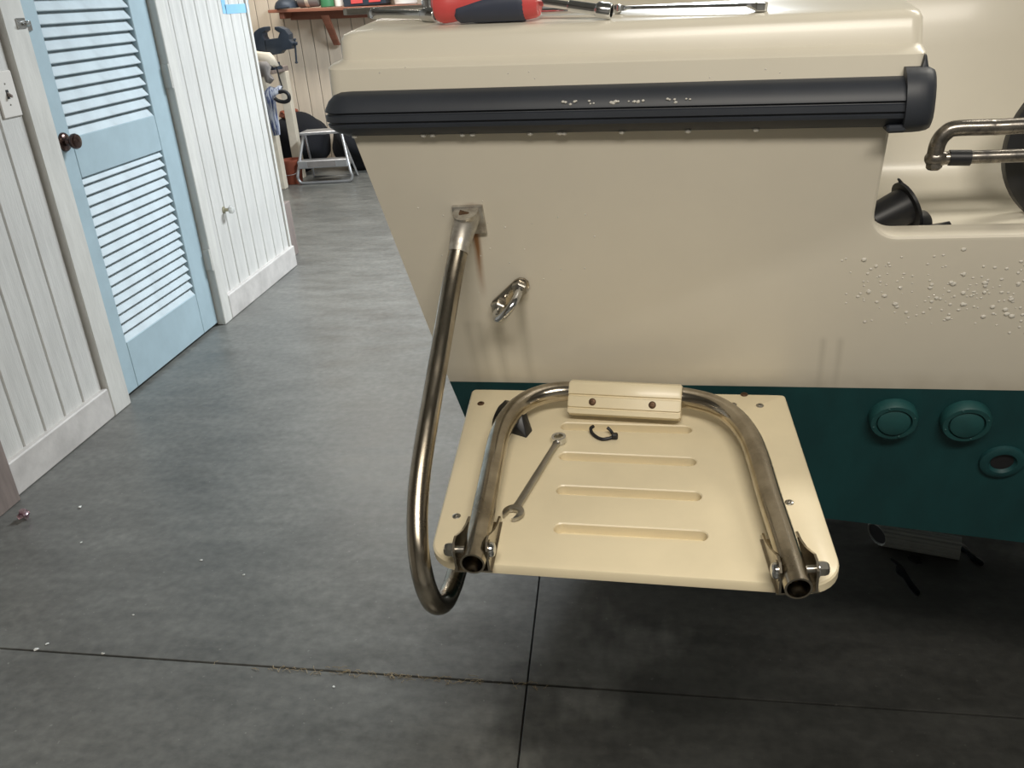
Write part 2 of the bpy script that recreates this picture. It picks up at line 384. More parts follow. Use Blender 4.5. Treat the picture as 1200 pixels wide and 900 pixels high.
# ================================================================ THE ROOM
XW = -1.865      # face of the planks
XD = -1.879      # face of the door
XC = -1.845      # face of casing and baseboard
CX, CY = -0.2385, 1.348
D1 = Vector((1, -0.0505)).normalized(); D2 = Vector((-0.029, 1)).normalized()
fl = struct(box('floor', (-4.3, -3.0, -0.12), (4.4, 8.0, -0.012), M['purple']), 'grey sealed concrete garage floor')
g1, g2 = 0.0025, 0.0016
def slab(a, b):
    c = Vector((CX, CY)) + Vector((a * g2, b * g1))
    A = c + D1 * (a * 4.0); B = c + D2 * (b * (6.5 if b > 0 else 4.2))
    Q = A + (B - c)
    poly = [(p.x, p.y, -0.012) for p in (c, A, Q, B)]
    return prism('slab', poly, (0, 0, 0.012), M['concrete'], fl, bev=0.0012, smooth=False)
for a in (-1, 1):
    for b in (-1, 1): slab(a, b)

wl = struct(box('wall_left', (XW - 0.12, -3.0, 0), (XW - 0.010, 2.60, 2.8), M['groove']), 'white vertical plank wall beside the blue door')
wl2 = struct(box('wall_partition', (XW - 0.12, 3.56, 0), (XW - 0.010, 4.46, 2.8), M['groove']), 'white vertical plank wall between blue door and corner')
# planks are shared meshes, alike pieces
pk = bmesh.new(); bm_box(pk, (-0.016, -0.0545, 0), (0, 0.0545, 2.78), 0.003, 1)
pkm = bpy.data.meshes.new('plank'); bmesh.ops.recalc_face_normals(pk, faces=pk.faces); pk.to_mesh(pkm); pk.free(); pkm.materials.append(M['plank'])
def plank(parent, y, wd=0.1155):
    o = bpy.data.objects.new('plank', pkm); C.objects.link(o); o.parent = parent
    o.location = (XW, y, 0.002); o.scale = (1, wd / 0.1155, 1)
gl = [on_x(p, XW).y for p in ((97.8, 471), (75.5, 487), (53, 504), (29, 524))]
pitch = (gl[0] - gl[3]) / 3
plank(wl, gl[0] + 0.5 * (2.60 - gl[0]), 2.60 - gl[0])
y = gl[0]
while y > 0.6:
    plank(wl, y - pitch / 2, pitch); y -= pitch
yg = 3.677
plank(wl2, (3.61 + yg) / 2, yg - 3.61 )
while yg < 4.40:
    wd = min(0.1155, 4.435 - yg); plank(wl2, yg + wd / 2, wd); yg += 0.1155
prism('corner_bead', [(XW - 0.0, 4.437, 0.1), (XW + 0.008, 4.437, 0.1), (XW + 0.008, 4.46, 0.1), (XW, 4.46, 0.1)], (0, 0, 2.6), M['casing'], wl2)
struct(box('baseboard_left', (XW - 0.01, 2.045, 0), (XC, 2.603, 0.108), M['base'], bev=0.004), 'scuffed white baseboard left of the blue door')
struct(box('baseboard_right', (XW - 0.01, 3.612, 0), (XC, 4.462, 0.112), M['base'], bev=0.004), 'white baseboard between blue door and corner')
struct(box('trim_1', (XW - 0.02, 2.605, 0), (XC, 2.712, 2.12), M['casing'], bev=0.003), 'white door casing on the knob side')
struct(box('trim_2', (XW - 0.02, 3.534, 0), (XC, 3.609, 2.12), M['casing'], bev=0.003), 'white door casing on the hinge side')
struct(box('trim_3', (XW - 0.02, 2.712, 2.045), (XC, 3.534, 2.12), M['casing'], bev=0.003), 'white head casing over the blue door')
struct(box('trim_4', (XW - 0.01, 1.90, 0), (XC + 0.022, 2.042, 2.1), M['brownwood'], bev=0.003), 'bare brown wooden post at the far left edge')
struct(box('wall_over_door', (XW - 0.12, 2.60, 2.12), (XW - 0.016, 3.56, 2.8), M['wall']), 'wall above the blue door')
struct(box('wall_closet', (-3.2, 2.4, 0), (-3.1, 4.46, 2.8), M['wall']), 'closet wall behind the door')
struct(box('wall_closet_end', (-3.1, 4.36, 0), (XW - 0.121, 4.46, 2.8), M['wall']), 'closet end wall')
wb = struct(box('wall_back', (-4.3, 7.714, 0), (4.4, 7.85, 2.8), M['groove']), 'cream vertical plank wall at the far end')
bk = bmesh.new(); bm_box(bk, (-0.0545, -0.014, 0), (0.0545, 0, 2.78), 0.004, 1)
bkm = bpy.data.meshes.new('back_plank'); bmesh.ops.recalc_face_normals(bk, faces=bk.faces); bk.to_mesh(bkm); bk.free(); bkm.materials.append(M['backwall'])
for k in range(26):
    o = bpy.data.objects.new('plank', bkm); C.objects.link(o); o.parent = wb; o.location = (-3.9 + k * 0.115, 7.72, 0.002)
struct(box('trim_5', (-1.985, 4.58, 0), (-1.930, 4.72, 0.30), M['brownwood'], bev=0.003), 'dark board end showing past the plank corner')
struct(box('wall_side', (-4.3, 4.46, 0), (-4.2, 7.72, 2.8), M['wall']), 'side wall of the far bay')
struct(box('wall_right', (4.3, -3.0, 0), (4.4, 7.72, 2.8), M['wall']), 'right hand garage wall')
struct(box('wall_front', (-4.3, -3.1, 0), (4.4, -3.0, 2.8), M['wall']), 'garage wall behind the viewer')
struct(box('ceiling', (-4.3, -3.1, 2.8), (4.4, 7.85, 2.9), M['ceil']), 'garage ceiling')

# ---------------------------------------------------------------- louvred door
dr = tag(empty('door_1', (XD, 3.122, 0)), 'pale blue louvred door standing closed in white casing'); dr['kind'] = 'structure'
def dbox(name, y0, y1, z0, z1, m='blue', x0=-0.034, x1=0.0, bev=0.003): return box(name, (x0, y0 - 3.122, z0), (x1, y1 - 3.122, z1), M[m], dr, bev)
YL, YR, YA, YB = 2.717, 3.530, 2.829, 3.394
dbox('stile', YL, YA, 0.012, 2.035); dbox('stile', YB, YR, 0.012, 2.035)
dbox('rail', YA, YB, 0.012, 0.192); dbox('rail', YA, YB, 0.792, 0.928); dbox('rail', YA, YB, 1.93, 2.035)
sl = bmesh.new(); hw = (YB - YA) / 2 - 0.001
bm_box(sl, (-0.0255, -hw, -0.0035), (0.0255, hw, 0.0035), 0.0015, 1)
slm = bpy.data.meshes.new('slat'); bmesh.ops.recalc_face_normals(sl, faces=sl.faces); sl.to_mesh(slm); sl.free(); slm.materials.append(M['slat'])
def slats(z0, z1, pitch):
    z = z0
    while z < z1:
        o = bpy.data.objects.new('slat', slm); C.objects.link(o); o.parent = dr
        o.location = (-0.019, (YA + YB) / 2 - 3.122, z); o.rotation_euler = (0, math.radians(57), 0); z += pitch
slats(0.945, 1.93, 0.0395); slats(0.210, 0.79, 0.0362)
box('dust_panel', (-0.040, YA - 3.122, 0.19), (-0.036, YB - 3.122, 1.94), M['slat'], dr)
kn = on_x((75, 166.5), XD); ky, kz = kn.y - 3.122, kn.z
kb = lathe('knob', (0, ky, kz), (1, ky, kz), [(0.0, 0.031), (0.004, 0.031), (0.009, 0.027), (0.012, 0.013), (0.022, 0.011), (0.027, 0.018), (0.034, 0.0245), (0.043, 0.0255), (0.050, 0.022), (0.054, 0.010), (0.055, 0.0)], M['bronze'], dr)
kb['label'] = 'dark bronze round door knob'
for zz in (1.06, 0.30):
    h = box('hinge', (-0.002, YR - 3.122 - 0.001, zz - 0.045), (0.026, YR - 3.122 + 0.0045, zz + 0.045), M['casing'], dr, 0.001)
    lathe('hinge_pin', (0.029, YR - 3.122 + 0.000, zz - 0.046), (0.029, YR - 3.122 + 0.000, zz + 0.046), [(0, 0.005), (0.092, 0.005)], M['casing'], h, 10)
# hasp
hp = on_x((22, 22), XC)
hs = tag(empty('door_hasp', (XC, 2.69, 1.285)), 'small galvanised hasp bridging white casing and blue door edge', 'hasp')
box('hasp_plate', (0.0005, -0.030, -0.014), (0.004, 0.012, 0.016), M['chrome'], hs, 0.001)
tube('staple', smooth_path([(0.003, -0.016, 0.004), (0.022, -0.014, 0.004), (0.024, -0.004, 0.004), (0.003, 0.0, 0.004)], 4), 0.003, M['chrome'], hs, 8)
box('hasp_tongue', (XD - XC + 0.0005, 0.030, -0.022), (XD - XC + 0.006, 0.085, 0.008), M['chrome'], hs, 0.0015)
tube('hasp_pin', [(XD - XC + 0.004, 0.034, -0.006), (0.006, 0.02, -0.004), (0.010, 0.0, -0.002)], 0.0045, M['wrench'], hs, 8)

# switch plate
sw = tag(empty('light_switch', (XW, 2.548, 1.095)), 'ivory wall switch plate at the left edge above planks', 'switch')
box('cover_plate', (0.0005, -0.044, -0.066), (0.007, 0.044, 0.066), M['switch'], sw, 0.003)
box('toggle_slot', (0.0071, -0.006, -0.013), (0.0078, 0.006, 0.013), M['dark'], sw)
hull_of('toggle', [(0.007, -0.004, -0.006), (0.007, 0.004, -0.006), (0.007, -0.004, 0.006), (0.007, 0.004, 0.006), (0.02, -0.003, -0.010), (0.02, 0.003, -0.010), (0.02, -0.003, -0.003), (0.02, 0.003, -0.003)], M['brownwood'], sw)
for dz in (-0.03, 0.03): lathe('screw', (0.007, 0, dz), (1, 0, dz), [(0, 0.003), (0.001, 0.0026)], M['wrench'], sw, 10)

# small clear knob on the planks
kp = on_x((262, 246), XW)
kq = tag(empty('plank_knob', (XW, kp.y, kp.z)), 'small clear and brass knob on the white planks right of the door', 'peg')
lathe('backplate', (0, 0, 0), (1, 0, 0), [(0, 0.016), (0.004, 0.015), (0.007, 0.008), (0.028, 0.007)], mat('tarnished_brass', (0.45, 0.42, 0.30), 0.4, 0.7, var=0.3), kq, 14)
lathe('glass_head', (0.024, 0, 0), (1, 0, 0), [(0, 0.008), (0.006, 0.018), (0.014, 0.020), (0.022, 0.015), (0.026, 0.004)], mat('clear_acrylic', (0.93, 0.94, 0.93), 0.08, trans=0.6, ior=1.45), kq, 8, ang=10)

# tape
for nm, pts in (('vertical', ((257.5, -6), (262.0, -6), (265.8, 16), (261.5, 16))), ('level', ((263, 5.5), (291, 4), (292.5, 14.5), (265.4, 16.5))), ('edge', ((286.5, -6), (289.5, -6), (292, 15), (289.5, 15)))):
    P = [on_x(p, XW + 0.0008) for p in pts]
    o = prism('masking_tape', P, (0.0008, 0, 0), M['tape'], None, smooth=False)
    tag(o, {'vertical': 'upright strip of blue masking tape on white planks, nearest the door', 'level': 'level strip of blue masking tape stuck across white planks', 'edge': 'upright strip of blue masking tape at the wall corner'}[nm], 'tape', 'blue tape strips on the planks')

# ================================================================ THE BOAT
boat = tag(empty('boat', T0, math.atan2(U.y, U.x)), 'cream fibreglass motorboat with teal bottom paint, seen from its transom', 'boat')
SC = 0.95                                   # centreline
def mir(P): return (2 * SC - P[0], P[1])
def tsz(p): v = bd(p, 0); return (v.x, v.z)
GL = tsz((411, 152)); WLn = tsz((527, 447)); CH = tsz((575, 559)); b1 = tsz((1200, 636))
KE = (SC, CH[1] + (b1[1] - CH[1]) / (b1[0] - CH[0]) * (SC - CH[0]))
NT = tsz((1046, 142)); NB = tsz((1021, 278))
top = [Vector(GL), Vector(NT), Vector(NB), Vector(mir(NB)), Vector(mir(NT)), Vector(mir(GL)), Vector(mir(WLn)), Vector(WLn)]
outl = fillet(top, [0, 0, 0.026, 0.026, 0, 0, 0, 0], 8)
bm = bmesh.new()
TH = 0.045
def addprism(bm, poly, d0, d1, mi):
    a = [bm.verts.new(tplane(p[0], p[1]) + Vector((0, d0, 0))) for p in poly]; b = [bm.verts.new(tplane(p[0], p[1]) + Vector((0, d1, 0))) for p in poly]
    fs = [bm.faces.new(a), bm.faces.new(b[::-1])]
    for i in range(len(poly)): fs.append(bm.faces.new((a[i], b[i], b[(i + 1) % len(poly)], a[(i + 1) % len(poly)])))
    for f in fs: f.material_index = mi
    return fs
f = addprism(bm, outl, 0, TH, 0)
ed = [e for e in f[0].edges if min(v.co.z for v in e.verts) > 0.9 and 0.45 < sum(v.co.x for v in e.verts) / 2 < 1.45]
bmesh.ops.recalc_face_normals(bm, faces=bm.faces)
bmesh.ops.bevel(bm, geom=ed, offset=0.007, segments=3, affect='EDGES', profile=0.5)
addprism(bm, [WLn, mir(WLn), mir(CH), KE, CH], 0, TH, 1)
# topsides and bottom running forward
sec = [GL, WLn, CH, KE, mir(CH), mir(WLn), mir(GL)]
st = [(TH, 1.0, 0.0), (1.2, 1.0, 0.03), (2.2, 0.86, 0.10), (2.9, 0.52, 0.20), (3.3, 0.04, 0.32)]
rows = []
for d, k, rise in st:
    rows.append([bm.verts.new((SC + (p[0] - SC) * k, d - (p[1] - ZREF) * RAKE * (1.0 if d < 0.1 else 0.0), p[1] + rise * (1.6 if p is KE else 1.0))) for p in sec])
for a, b in zip(rows, rows[1:]):
    for i in range(len(sec) - 1):
        fc = bm.faces.new((a[i], a[i + 1], b[i + 1], b[i])); fc.material_index = 1 if 1 <= i <= 4 else 0
hull = bmobj('hull', bm, M['hull'], boat, ang=25); hull.data.materials.append(M['teal'])
hull['label'] = 'cream transom and hull with teal paint below the waterline'

# deck cap over the left transom corner, with its moulded step
CD = -0.104                                 # front of the deck moulding; cap and rail numbers below scaled about the camera
def zline(zl, zr, s): return zl + (zr - zl) * (s + 0.0894) / 0.5886
lev = [  # (z left, z right, inset d, inset s at left, inset s at right)
    (1.1330, 1.1132, 0.000, -0.004, 0.000), (1.1915, 1.1708, 0.000, -0.002, 0.000), (1.1940, 1.1733, 0.0025, 0.000, 0.001),
    (1.1962, 1.1755, 0.0095, 0.007, 0.002), (1.1990, 1.1783, 0.0130, 0.010, 0.002), (1.2165, 1.1994, 0.0165, 0.010, 0.003),
    (1.2215, 1.2044, 0.0200, 0.0125, 0.0055), (1.2245, 1.2074, 0.0270, 0.020, 0.011)]
V = []; Fc = []; NS = 12
def ringpts(zl, zr, ind, inl, inr):
    s0, s1, d0, d1 = -0.0984 + inl, 0.5019 - inr, CD + ind, CD + 0.1485 - ind * 0.2
    poly = fillet([(s0, d0), (s1, d0), (s1, d1), (s0, d1)], [0.018, 0.012, 0.004, 0.014], 6)
    mid = []
    for p in poly:
        mid.append(Vector((p.x, p.y, zline(zl, zr, p.x) + (p.y - CD) * 0.095)))
    return mid
rings_ = [ringpts(*q) for q in lev]; n0 = len(rings_[0])
for r_ in rings_: V += r_
for i in range(len(rings_) - 1):
    for k in range(n0): Fc.append((i * n0 + k, i * n0 + (k + 1) % n0, (i + 1) * n0 + (k + 1) % n0, (i + 1) * n0 + k))
Fc.append(tuple(range(n0))); Fc.append(tuple((len(rings_) - 1) * n0 + k for k in range(n0)))
cap = pyd('deck_cap', V, Fc, M['cream'], boat, ang=32); cap['label'] = 'cream moulded deck corner with a stepped front edge'
def deckz(s, d): return zline(1.2245, 1.2074, s) + (d - CD) * 0.095
# far gunwale of the other side, mirrored
V2 = [Vector((2 * SC - v.x, v.y, v.z)) for v in V]
pyd('deck_cap', V2, Fc, M['cream'], boat, ang=32)
# side deck running forward from the corner
pyd('side_deck', [(-0.075, 0.02, 1.08), (0.05, 0.02, 1.08), (0.05, 0.02, 1.17), (-0.075, 0.02, 1.17), (-0.075, 1.2, 1.08), (0.05, 1.2, 1.08), (0.05, 1.2, 1.185), (-0.075, 1.2, 1.185)],
    [(0, 1, 2, 3), (4, 5, 6, 7), (0, 1, 5, 4), (1, 2, 6, 5), (2, 3, 7, 6), (3, 0, 4, 7)], M['cream'], boat)

# motor well liner: floor sweeping up into a bulkhead
V = []; Fc = []
zf = NB[1] - 0.022
prof = [(-0.035, zf - 0.004), (0.03, zf - 0.002), (0.11, zf), (0.145, zf + 0.003), (0.168, zf + 0.008), (0.186, zf + 0.018), (0.198, zf + 0.032), (0.205, zf + 0.05), (0.212, zf + 0.08), (0.24, 1.15), (0.262, 1.27), (0.280, 1.29), (0.35, 1.29), (0.35, 0.90), (-0.035, 0.90)]
ss = [0.085 + i * (1.73 / 34) for i in range(35)]
for s in ss:
    e = ((s - 0.60) / 0.40)
    bow = 0.055 * min(1.0, e * e)
    for d, z in prof:
        dd = d + (bow if d > 0.10 and d < 0.30 else 0.0); V.append((s, dd, z))
np_ = len(prof)
for i in range(len(ss) - 1):
    for k in range(np_): Fc.append((i * np_ + k, i * np_ + (k + 1) % np_, (i + 1) * np_ + (k + 1) % np_, (i + 1) * np_ + k))
Fc.append(tuple(range(np_))); Fc.append(tuple((len(ss) - 1) * np_ + k for k in range(np_)))
# keep the part under the deck corner clear of it
V = [Vector(v) for v in V]
ln = pyd('well_liner', V, Fc, M['cream'], boat, ang=40); ln['label'] = 'cream motor well liner curving up into a bulkhead'

# rub rail: profile (out, z)
prf = [(-0.004, 0.047), (0.006, 0.0465), (0.014, 0.043), (0.021, 0.037), (0.026, 0.0285), (0.0268, 0.0255), (0.0235, 0.0240), (0.0240, 0.0225), (0.0266, 0.0215), (0.0266, 0.0150), (0.0235, 0.0135), (0.0235, 0.0122), (0.0255, 0.0112), (0.0245, 0.008), (0.016, 0.0015), (0.006, -0.003), (-0.004, -0.003)]
prf = [(a * 0.92, z * 0.92) for a, z in prf]
def rail_z(s): return 1.1262 + (1.1096 - 1.1262) * (s + 0.0804) / 0.558
def rail_path(s_end, scale=1.0):
    P = []                                            # (s, d, z, out vector)
    z_at = rail_z
    for k in range(24):
        s = s_end + (-0.0705 - s_end) * k / 23; P.append((Vector((s, CD, z_at(s))), Vector((0, -1, 0))))
    for k in range(1, 9):
        a = math.pi / 2 * k / 8; c = Vector((-0.0705, CD + 0.013, z_at(-0.0705)))
        o_ = Vector((-math.sin(a), -math.cos(a), 0)); P.append((c + o_ * 0.013, o_))
    for k in range(1, 12):
        P.append((Vector((-0.0835, CD + 0.013 + 0.10 * k, z_at(-0.0835) + 0.0015 * k)), Vector((-1, 0, 0))))
    return P
def sweep(name, P, prof, m, parent, ang=30):
    V = []; Fc = []; n = len(prof)
    for c, o_ in P:
        for a, z in prof: V.append(c + o_ * a + Vector((0, 0, z)))
    for i in range(len(P) - 1):
        for k in range(n): Fc.append((i * n + k, i * n + (k + 1) % n, (i + 1) * n + (k + 1) % n, (i + 1) * n + k))
    Fc.append(tuple(range(n))); Fc.append(tuple((len(P) - 1) * n + k for k in range(n)))
    return pyd(name, V, Fc, m, parent, ang=ang)
sA = bv((1062, 115), CD - 0.025).x; sB = bv((1096.5, 115), CD - 0.015).x
rail = sweep('rub_rail', rail_path(sA + 0.006), prf, M['rubber'], boat); rail['label'] = 'black vinyl rub rail with two grooves'
z0 = rail_z(sA)
big = [(-0.006, 0.051), (0.009, 0.0505), (0.018, 0.0455), (0.0255, 0.036), (0.0288, 0.024), (0.0284, 0.011), (0.0243, 0.001), (0.0145, -0.0065), (-0.006, -0.008)]
ec = [(0.0, 1.0), (0.004, 1.03), (0.35, 1.03), (0.6, 1.0), (0.8, 0.93), (0.93, 0.80), (1.0, 0.58)]
V = []; Fc = []; n = len(big)
for t, k in ec:
    s = sA + (sB - sA) * t
    for a, z in big: V.append((s, CD - a * k if a > 0 else CD + 0.022 * min(1, t * 3) + 0.002, z0 + 0.022 + (z - 0.022) * (0.55 + 0.45 * k)))
for i in range(len(ec) - 1):
    for k in range(n): Fc.append((i * n + k, i * n + (k + 1) % n, (i + 1) * n + (k + 1) % n, (i + 1) * n + k))
Fc.append(tuple(range(n))); Fc.append(tuple((len(ec) - 1) * n + k for k in range(n)))
e2 = pyd('rail_end_cap', V, Fc, M['rubber'], boat, ang=40); e2['label'] = 'black rounded end cap of the rub rail'
sT = bv((1083, 90), CD).x
hull_of('rail_tail', [(sT - 0.006, CD - 0.006, z0 + 0.040), (sB - 0.003, CD - 0.006, z0 + 0.034), (sT - 0.006, CD + 0.012, z0 + 0.040), (sB - 0.002, CD + 0.012, z0 + 0.034), (sT - 0.001, CD - 0.003, z0 + 0.062), (sT + 0.003, CD + 0.012, z0 + 0.060), (sT - 0.001, CD + 0.012, z0 + 0.062)], M['rubber'], e2, 0.002)
box('rail_tongue', (sA - 0.014, CD - 0.023, z0 - 0.006), (sA + 0.003, CD + 0.001, z0 + 0.001), M['rubber'], e2, 0.002)

# tow eye
eye_a = bd((585, 357), -0.0015); eye_b = bd((611, 333), -0.0015)
dirv = (eye_b - eye_a).normalized(); perp = NOUT.cross(dirv).normalized()
cen = (eye_a + eye_b) / 2; Lh = (eye_b - eye_a).length / 2
pl = stadium((-Lh, 0), (Lh, 0), 0.0105, 5); 
ey = prism('tow_eye', [cen + dirv * p.x * 1.0 + perp * p.y * 0.95 for p in pl], NOUT * 0.0035, M['steel'], boat, bev=0.0006)
ey['label'] = 'stainless U shaped tow eye on a slanted base plate'
pa = cen - dirv * Lh * 0.94; pb = cen + dirv * Lh * 0.94; o_ = NOUT
hwid = (pb - pa).length / 2; cm = (pa + pb) / 2
tube('eye_loop', [pa + o_ * 0.002, pa + o_ * 0.010, pa + o_ * 0.016] + [cm - dirv * hwid * math.cos(math.pi * k / 14) + o_ * (0.019 + 0.023 * math.sin(math.pi * k / 14)) for k in range(15)] + [pb + o_ * 0.016, pb + o_ * 0.010, pb + o_ * 0.002], 0.0048, M['chrome'], ey, 14)
for q in (pa, pb):
    lathe('nut', q + o_ * 0.003, q + o_ * 0.02, [(0, 0.009), (0.001, 0.0097), (0.0075, 0.0097), (0.009, 0.0084)], M['wrench'], ey, 6, ang=10)

# grab rail / platform brace on the left
GP = []
gp = [((547, 257), 1.001), ((541.5, 275), 1.003), ((531, 325), 0.994), ((518, 400), 0.966), ((505, 475), 0.939), ((496, 530), 0.920), ((491, 570), 0.908), ((489, 610), 0.897), ((491, 650), 0.890), ((498, 685), 0.892), ((508, 706), 0.905), ((520, 706), 0.935), ((530, 687), 0.968), ((538, 663), 1.0)]
GP += [bZ(p, Z) for p, Z in gp]
GP += [Vector((0.036, -0.17, 0.672)), Vector((0.036, 0.024, 0.690))]
rad = 0.0110
gr = tube('grab_rail', smooth_path(GP, 6), rad, M['steel'], boat, 20); gr['label'] = 'bent stainless tube looping from the transom round under the platform'
mt = bd((549, 255), 0.0)
def tbox(name, s0, s1, h0, h1, o0, o1, m, parent, bev=0.0):
    P = [mt + Vector((1, 0, 0)) * a + TUP * b + NOUT * o0 for a, b in ((s0, h0), (s1, h0), (s1, h1), (s0, h1))]
    return prism(name, P, NOUT * (o1 - o0), m, parent, bev)
tbox('bracket_plate', -0.016, 0.0195, -0.019, 0.017, 0.0004, 0.005, M['steelpale'], gr, 0.001)
q3 = bZ((537, 296), 1.0)
tube('flattened_sleeve', smooth_path([GP[0] + TUP * 0.010, GP[0], GP[1], q3], 4), [0.0150, 0.0150, 0.0149, 0.0147, 0.0145, 0.0142, 0.0139, 0.0136, 0.0132, 0.0127, 0.0122, 0.0118, 0.0115], M['steelpale'], gr, 18)
tbox('mount_bolt', -0.006, 0.006, 0.005, 0.014, 0.004, 0.016, M['rust'], gr, 0.002)

# swim platform
px_poly = [(553, 455), (920, 462), (994.5, 688.7), (501, 655.7)]
pf = [p2(bp(p)) for p in px_poly]
def poff(poly, offs):
    n = len(poly); out = []
    L_ = []
    for i in range(n):
        a = Vector(poly[i]); b = Vector(poly[(i + 1) % n]); d = (b - a).normalized(); nn = Vector((d.y, -d.x))
        L_.append((a + nn * offs[i], d))
    for i in range(n):
        (a, d), (b, e) = L_[i - 1], L_[i]
        t = ((b - a).x * e.y - (b - a).y * e.x) / (d.x * e.y - d.y * e.x); out.append(a + d * t)
    return out
# edges: back, right, front, left (offsets inward)
def pring(offs, h, rr=(0.004, 0.004, 0.036, 0.036)):
    q = fillet(poff(pf, offs), rr, 8); return [p3(v.x, v.y, h) for v in q]
sgn = 1.0
a_ = poff(pf, (0.01,) * 4)
if abs(a_[0].x - a_[1].x) > abs(pf[0][0] - pf[1][0]): sgn = -1.0
k = sgn
PT = 0.0150
rg = [pring((0.003 * k,) * 4, -PT), pring((0, 0, 0, 0), -PT + 0.003), pring((0, 0, 0, 0), -0.0035), pring((0.001 * k, 0.001 * k, 0.001 * k, 0.002 * k), -0.0015), pring((0.003 * k, 0.004 * k, 0.004 * k, 0.014 * k), 0.0)]
n0 = len(rg[0]); V = sum(rg, []); Fc = []
for i in range(len(rg) - 1):
    for j in range(n0): Fc.append((i * n0 + j, i * n0 + (j + 1) % n0, (i + 1) * n0 + (j + 1) % n0, (i + 1) * n0 + j))
Fc.append(tuple(range(n0))); Fc.append(tuple((len(rg) - 1) * n0 + j for j in range(n0)))
plat = pyd('swim_platform', V, Fc, M['platform'], boat, ang=28); plat['label'] = 'cream swim platform with four long drain slots'
bpy.context.view_layer.update()
slots = [((659, 499), (809, 503.5)), ((657, 534), (814, 541)), ((654, 573.5), (820, 581.5)), ((651, 618.5), (827, 628))]
cutters = []
for a, b in slots:
    A = p2(bp(a)); B = p2(bp(b)); A = Vector(A) + Vector((0.006, 0)); B = Vector(B) - Vector((0.006, 0))
    q = stadium(A, B, 0.0078, 8)
    q2 = stadium(A, B, 0.0102, 8)
    Vc = [p3(v.x, v.y, -0.0125) for v in q] + [p3(v.x, v.y, -0.0012) for v in q] + [p3(v.x, v.y, 0.0012) for v in q2]
    m_ = len(q); Fq = [tuple(range(m_)), tuple(2 * m_ + i for i in range(m_))]
    for r0 in (0, m_):
        for i in range(m_): Fq.append((r0 + i, r0 + (i + 1) % m_, r0 + m_ + (i + 1) % m_, r0 + m_ + i))
    c_ = pyd('cutter', Vc, Fq, M['platform'], boat, smooth=False)
    cutters.append(c_)
    mod = plat.modifiers.new('slot', 'BOOLEAN'); mod.object = c_; mod.operation = 'DIFFERENCE'; mod.solver = 'EXACT'
bpy.context.view_layer.update()
dg = bpy.context.evaluated_depsgraph_get()
nm = bpy.data.meshes.new_from_object(plat.evaluated_get(dg)); plat.modifiers.clear(); plat.data = nm
shade(nm, 28)
for c_ in cutters: bpy.data.objects.remove(c_)
def screw(p, parent, m='wrench', r=0.0046, fn=bp, h=0.0):
    c = fn(p, h)
    o = lathe('screw', c - PN * 0.001, c + PN, [(0, r), (0.0016, r), (0.0026, r * 0.72), (0.0026, r * 0.42), (0.0012, r * 0.34)], M[m], parent, 12)
    return o
for p, mm in (((563.5, 473), 'rust'), ((535, 605), 'wrench'), ((925, 589), 'wrench'), ((890.5, 475.5), 'wrench'), ((859, 474.5), 'wrench'), ((872, 462.5), 'rust')): screw(p, plat, mm)
# platform support brackets out of sight underneath
for s in (0.12, 0.33):
    hull_of('support_bracket', [(s - 0.012, -0.0005, 0.764), (s + 0.012, -0.0005, 0.764), (s - 0.012, 0.034, 0.66), (s + 0.012, 0.034, 0.66), (s - 0.012, -0.20, 0.742), (s + 0.012, -0.20, 0.742)], M['black'], plat)

# folded boarding ladder
lad_px = [((553.5, 661), 0.021), ((559, 640), 0.021), ((568, 592), 0.022), ((577.5, 545), 0.023), ((584, 515), 0.024), ((593, 494), 0.025), ((607, 477), 0.026), ((628, 465), 0.027), ((655, 459), 0.0275), ((690, 459), 0.028), ((740, 461), 0.028), ((785, 464.5), 0.028), ((812, 468), 0.0275), ((838, 475.5), 0.027), ((860, 489), 0.026), ((877, 510), 0.025), ((888, 536), 0.024), ((902, 583), 0.022), ((917, 629), 0.021), ((931, 674), 0.021), ((936, 690), 0.021)]
LP = [bp(p, h) for p, h in lad_px]
lt = tube('boarding_ladder', smooth_path(LP, 5), 0.0122, M['steel'], boat, 20, hollow=0.03, hollow_ends=(True, True)); lt['label'] = 'folded U shaped stainless ladder tube lying on the platform'
# tread pad on the ladder's crossbar
A = bp((668.5, 461), 0.028); B = bp((799.5, 467.5), 0.028)
ax = (B - A).normalized(); upv = (PN * 0.80 - PE2 * -0.60); upv = (upv - ax * upv.dot(ax)).normalized()   # along the pad's face
nv = ax.cross(upv).normalized()
if nv.y > 0: nv = -nv
tp = [(-0.013, 0.000), (-0.013, 0.010), (-0.009, 0.0145), (-0.002, 0.0165), (0.006, 0.0165), (0.011, 0.0145), (0.0125, 0.0115), (0.0125, -0.0008), (0.0095, -0.0018), (0.0095, -0.0032), (0.0125, -0.0042), (0.0125, -0.0165), (0.0095, -0.0173), (0.0095, -0.0187), (0.0125, -0.0193), (0.0120, -0.0245), (0.009, -0.0262), (-0.004, -0.0262), (-0.007, -0.024), (-0.008, -0.012)]
V = []; Fc = []; n = len(tp)
def shrink(q, k): return [(a * k, (b + 0.005) * k - 0.005) for a, b in q]
rws = [(A + ax * 0.0, 0.90), (A + ax * 0.0025, 1.0), (B - ax * 0.0025, 1.0), (B, 0.90)]
for c, kk in rws:
    for a, b in shrink(tp, kk): V.append(c + nv * a + upv * b)
for i in range(3):
    for j in range(n): Fc.append((i * n + j, i * n + (j + 1) % n, (i + 1) * n + (j + 1) % n, (i + 1) * n + j))
Fc.append(tuple(range(n))); Fc.append(tuple(3 * n + j for j in range(n)))
pad = pyd('tread_pad', V, Fc, M['platform'], boat, ang=40); pad['label'] = 'cream grooved step pad screwed onto the ladder crossbar'
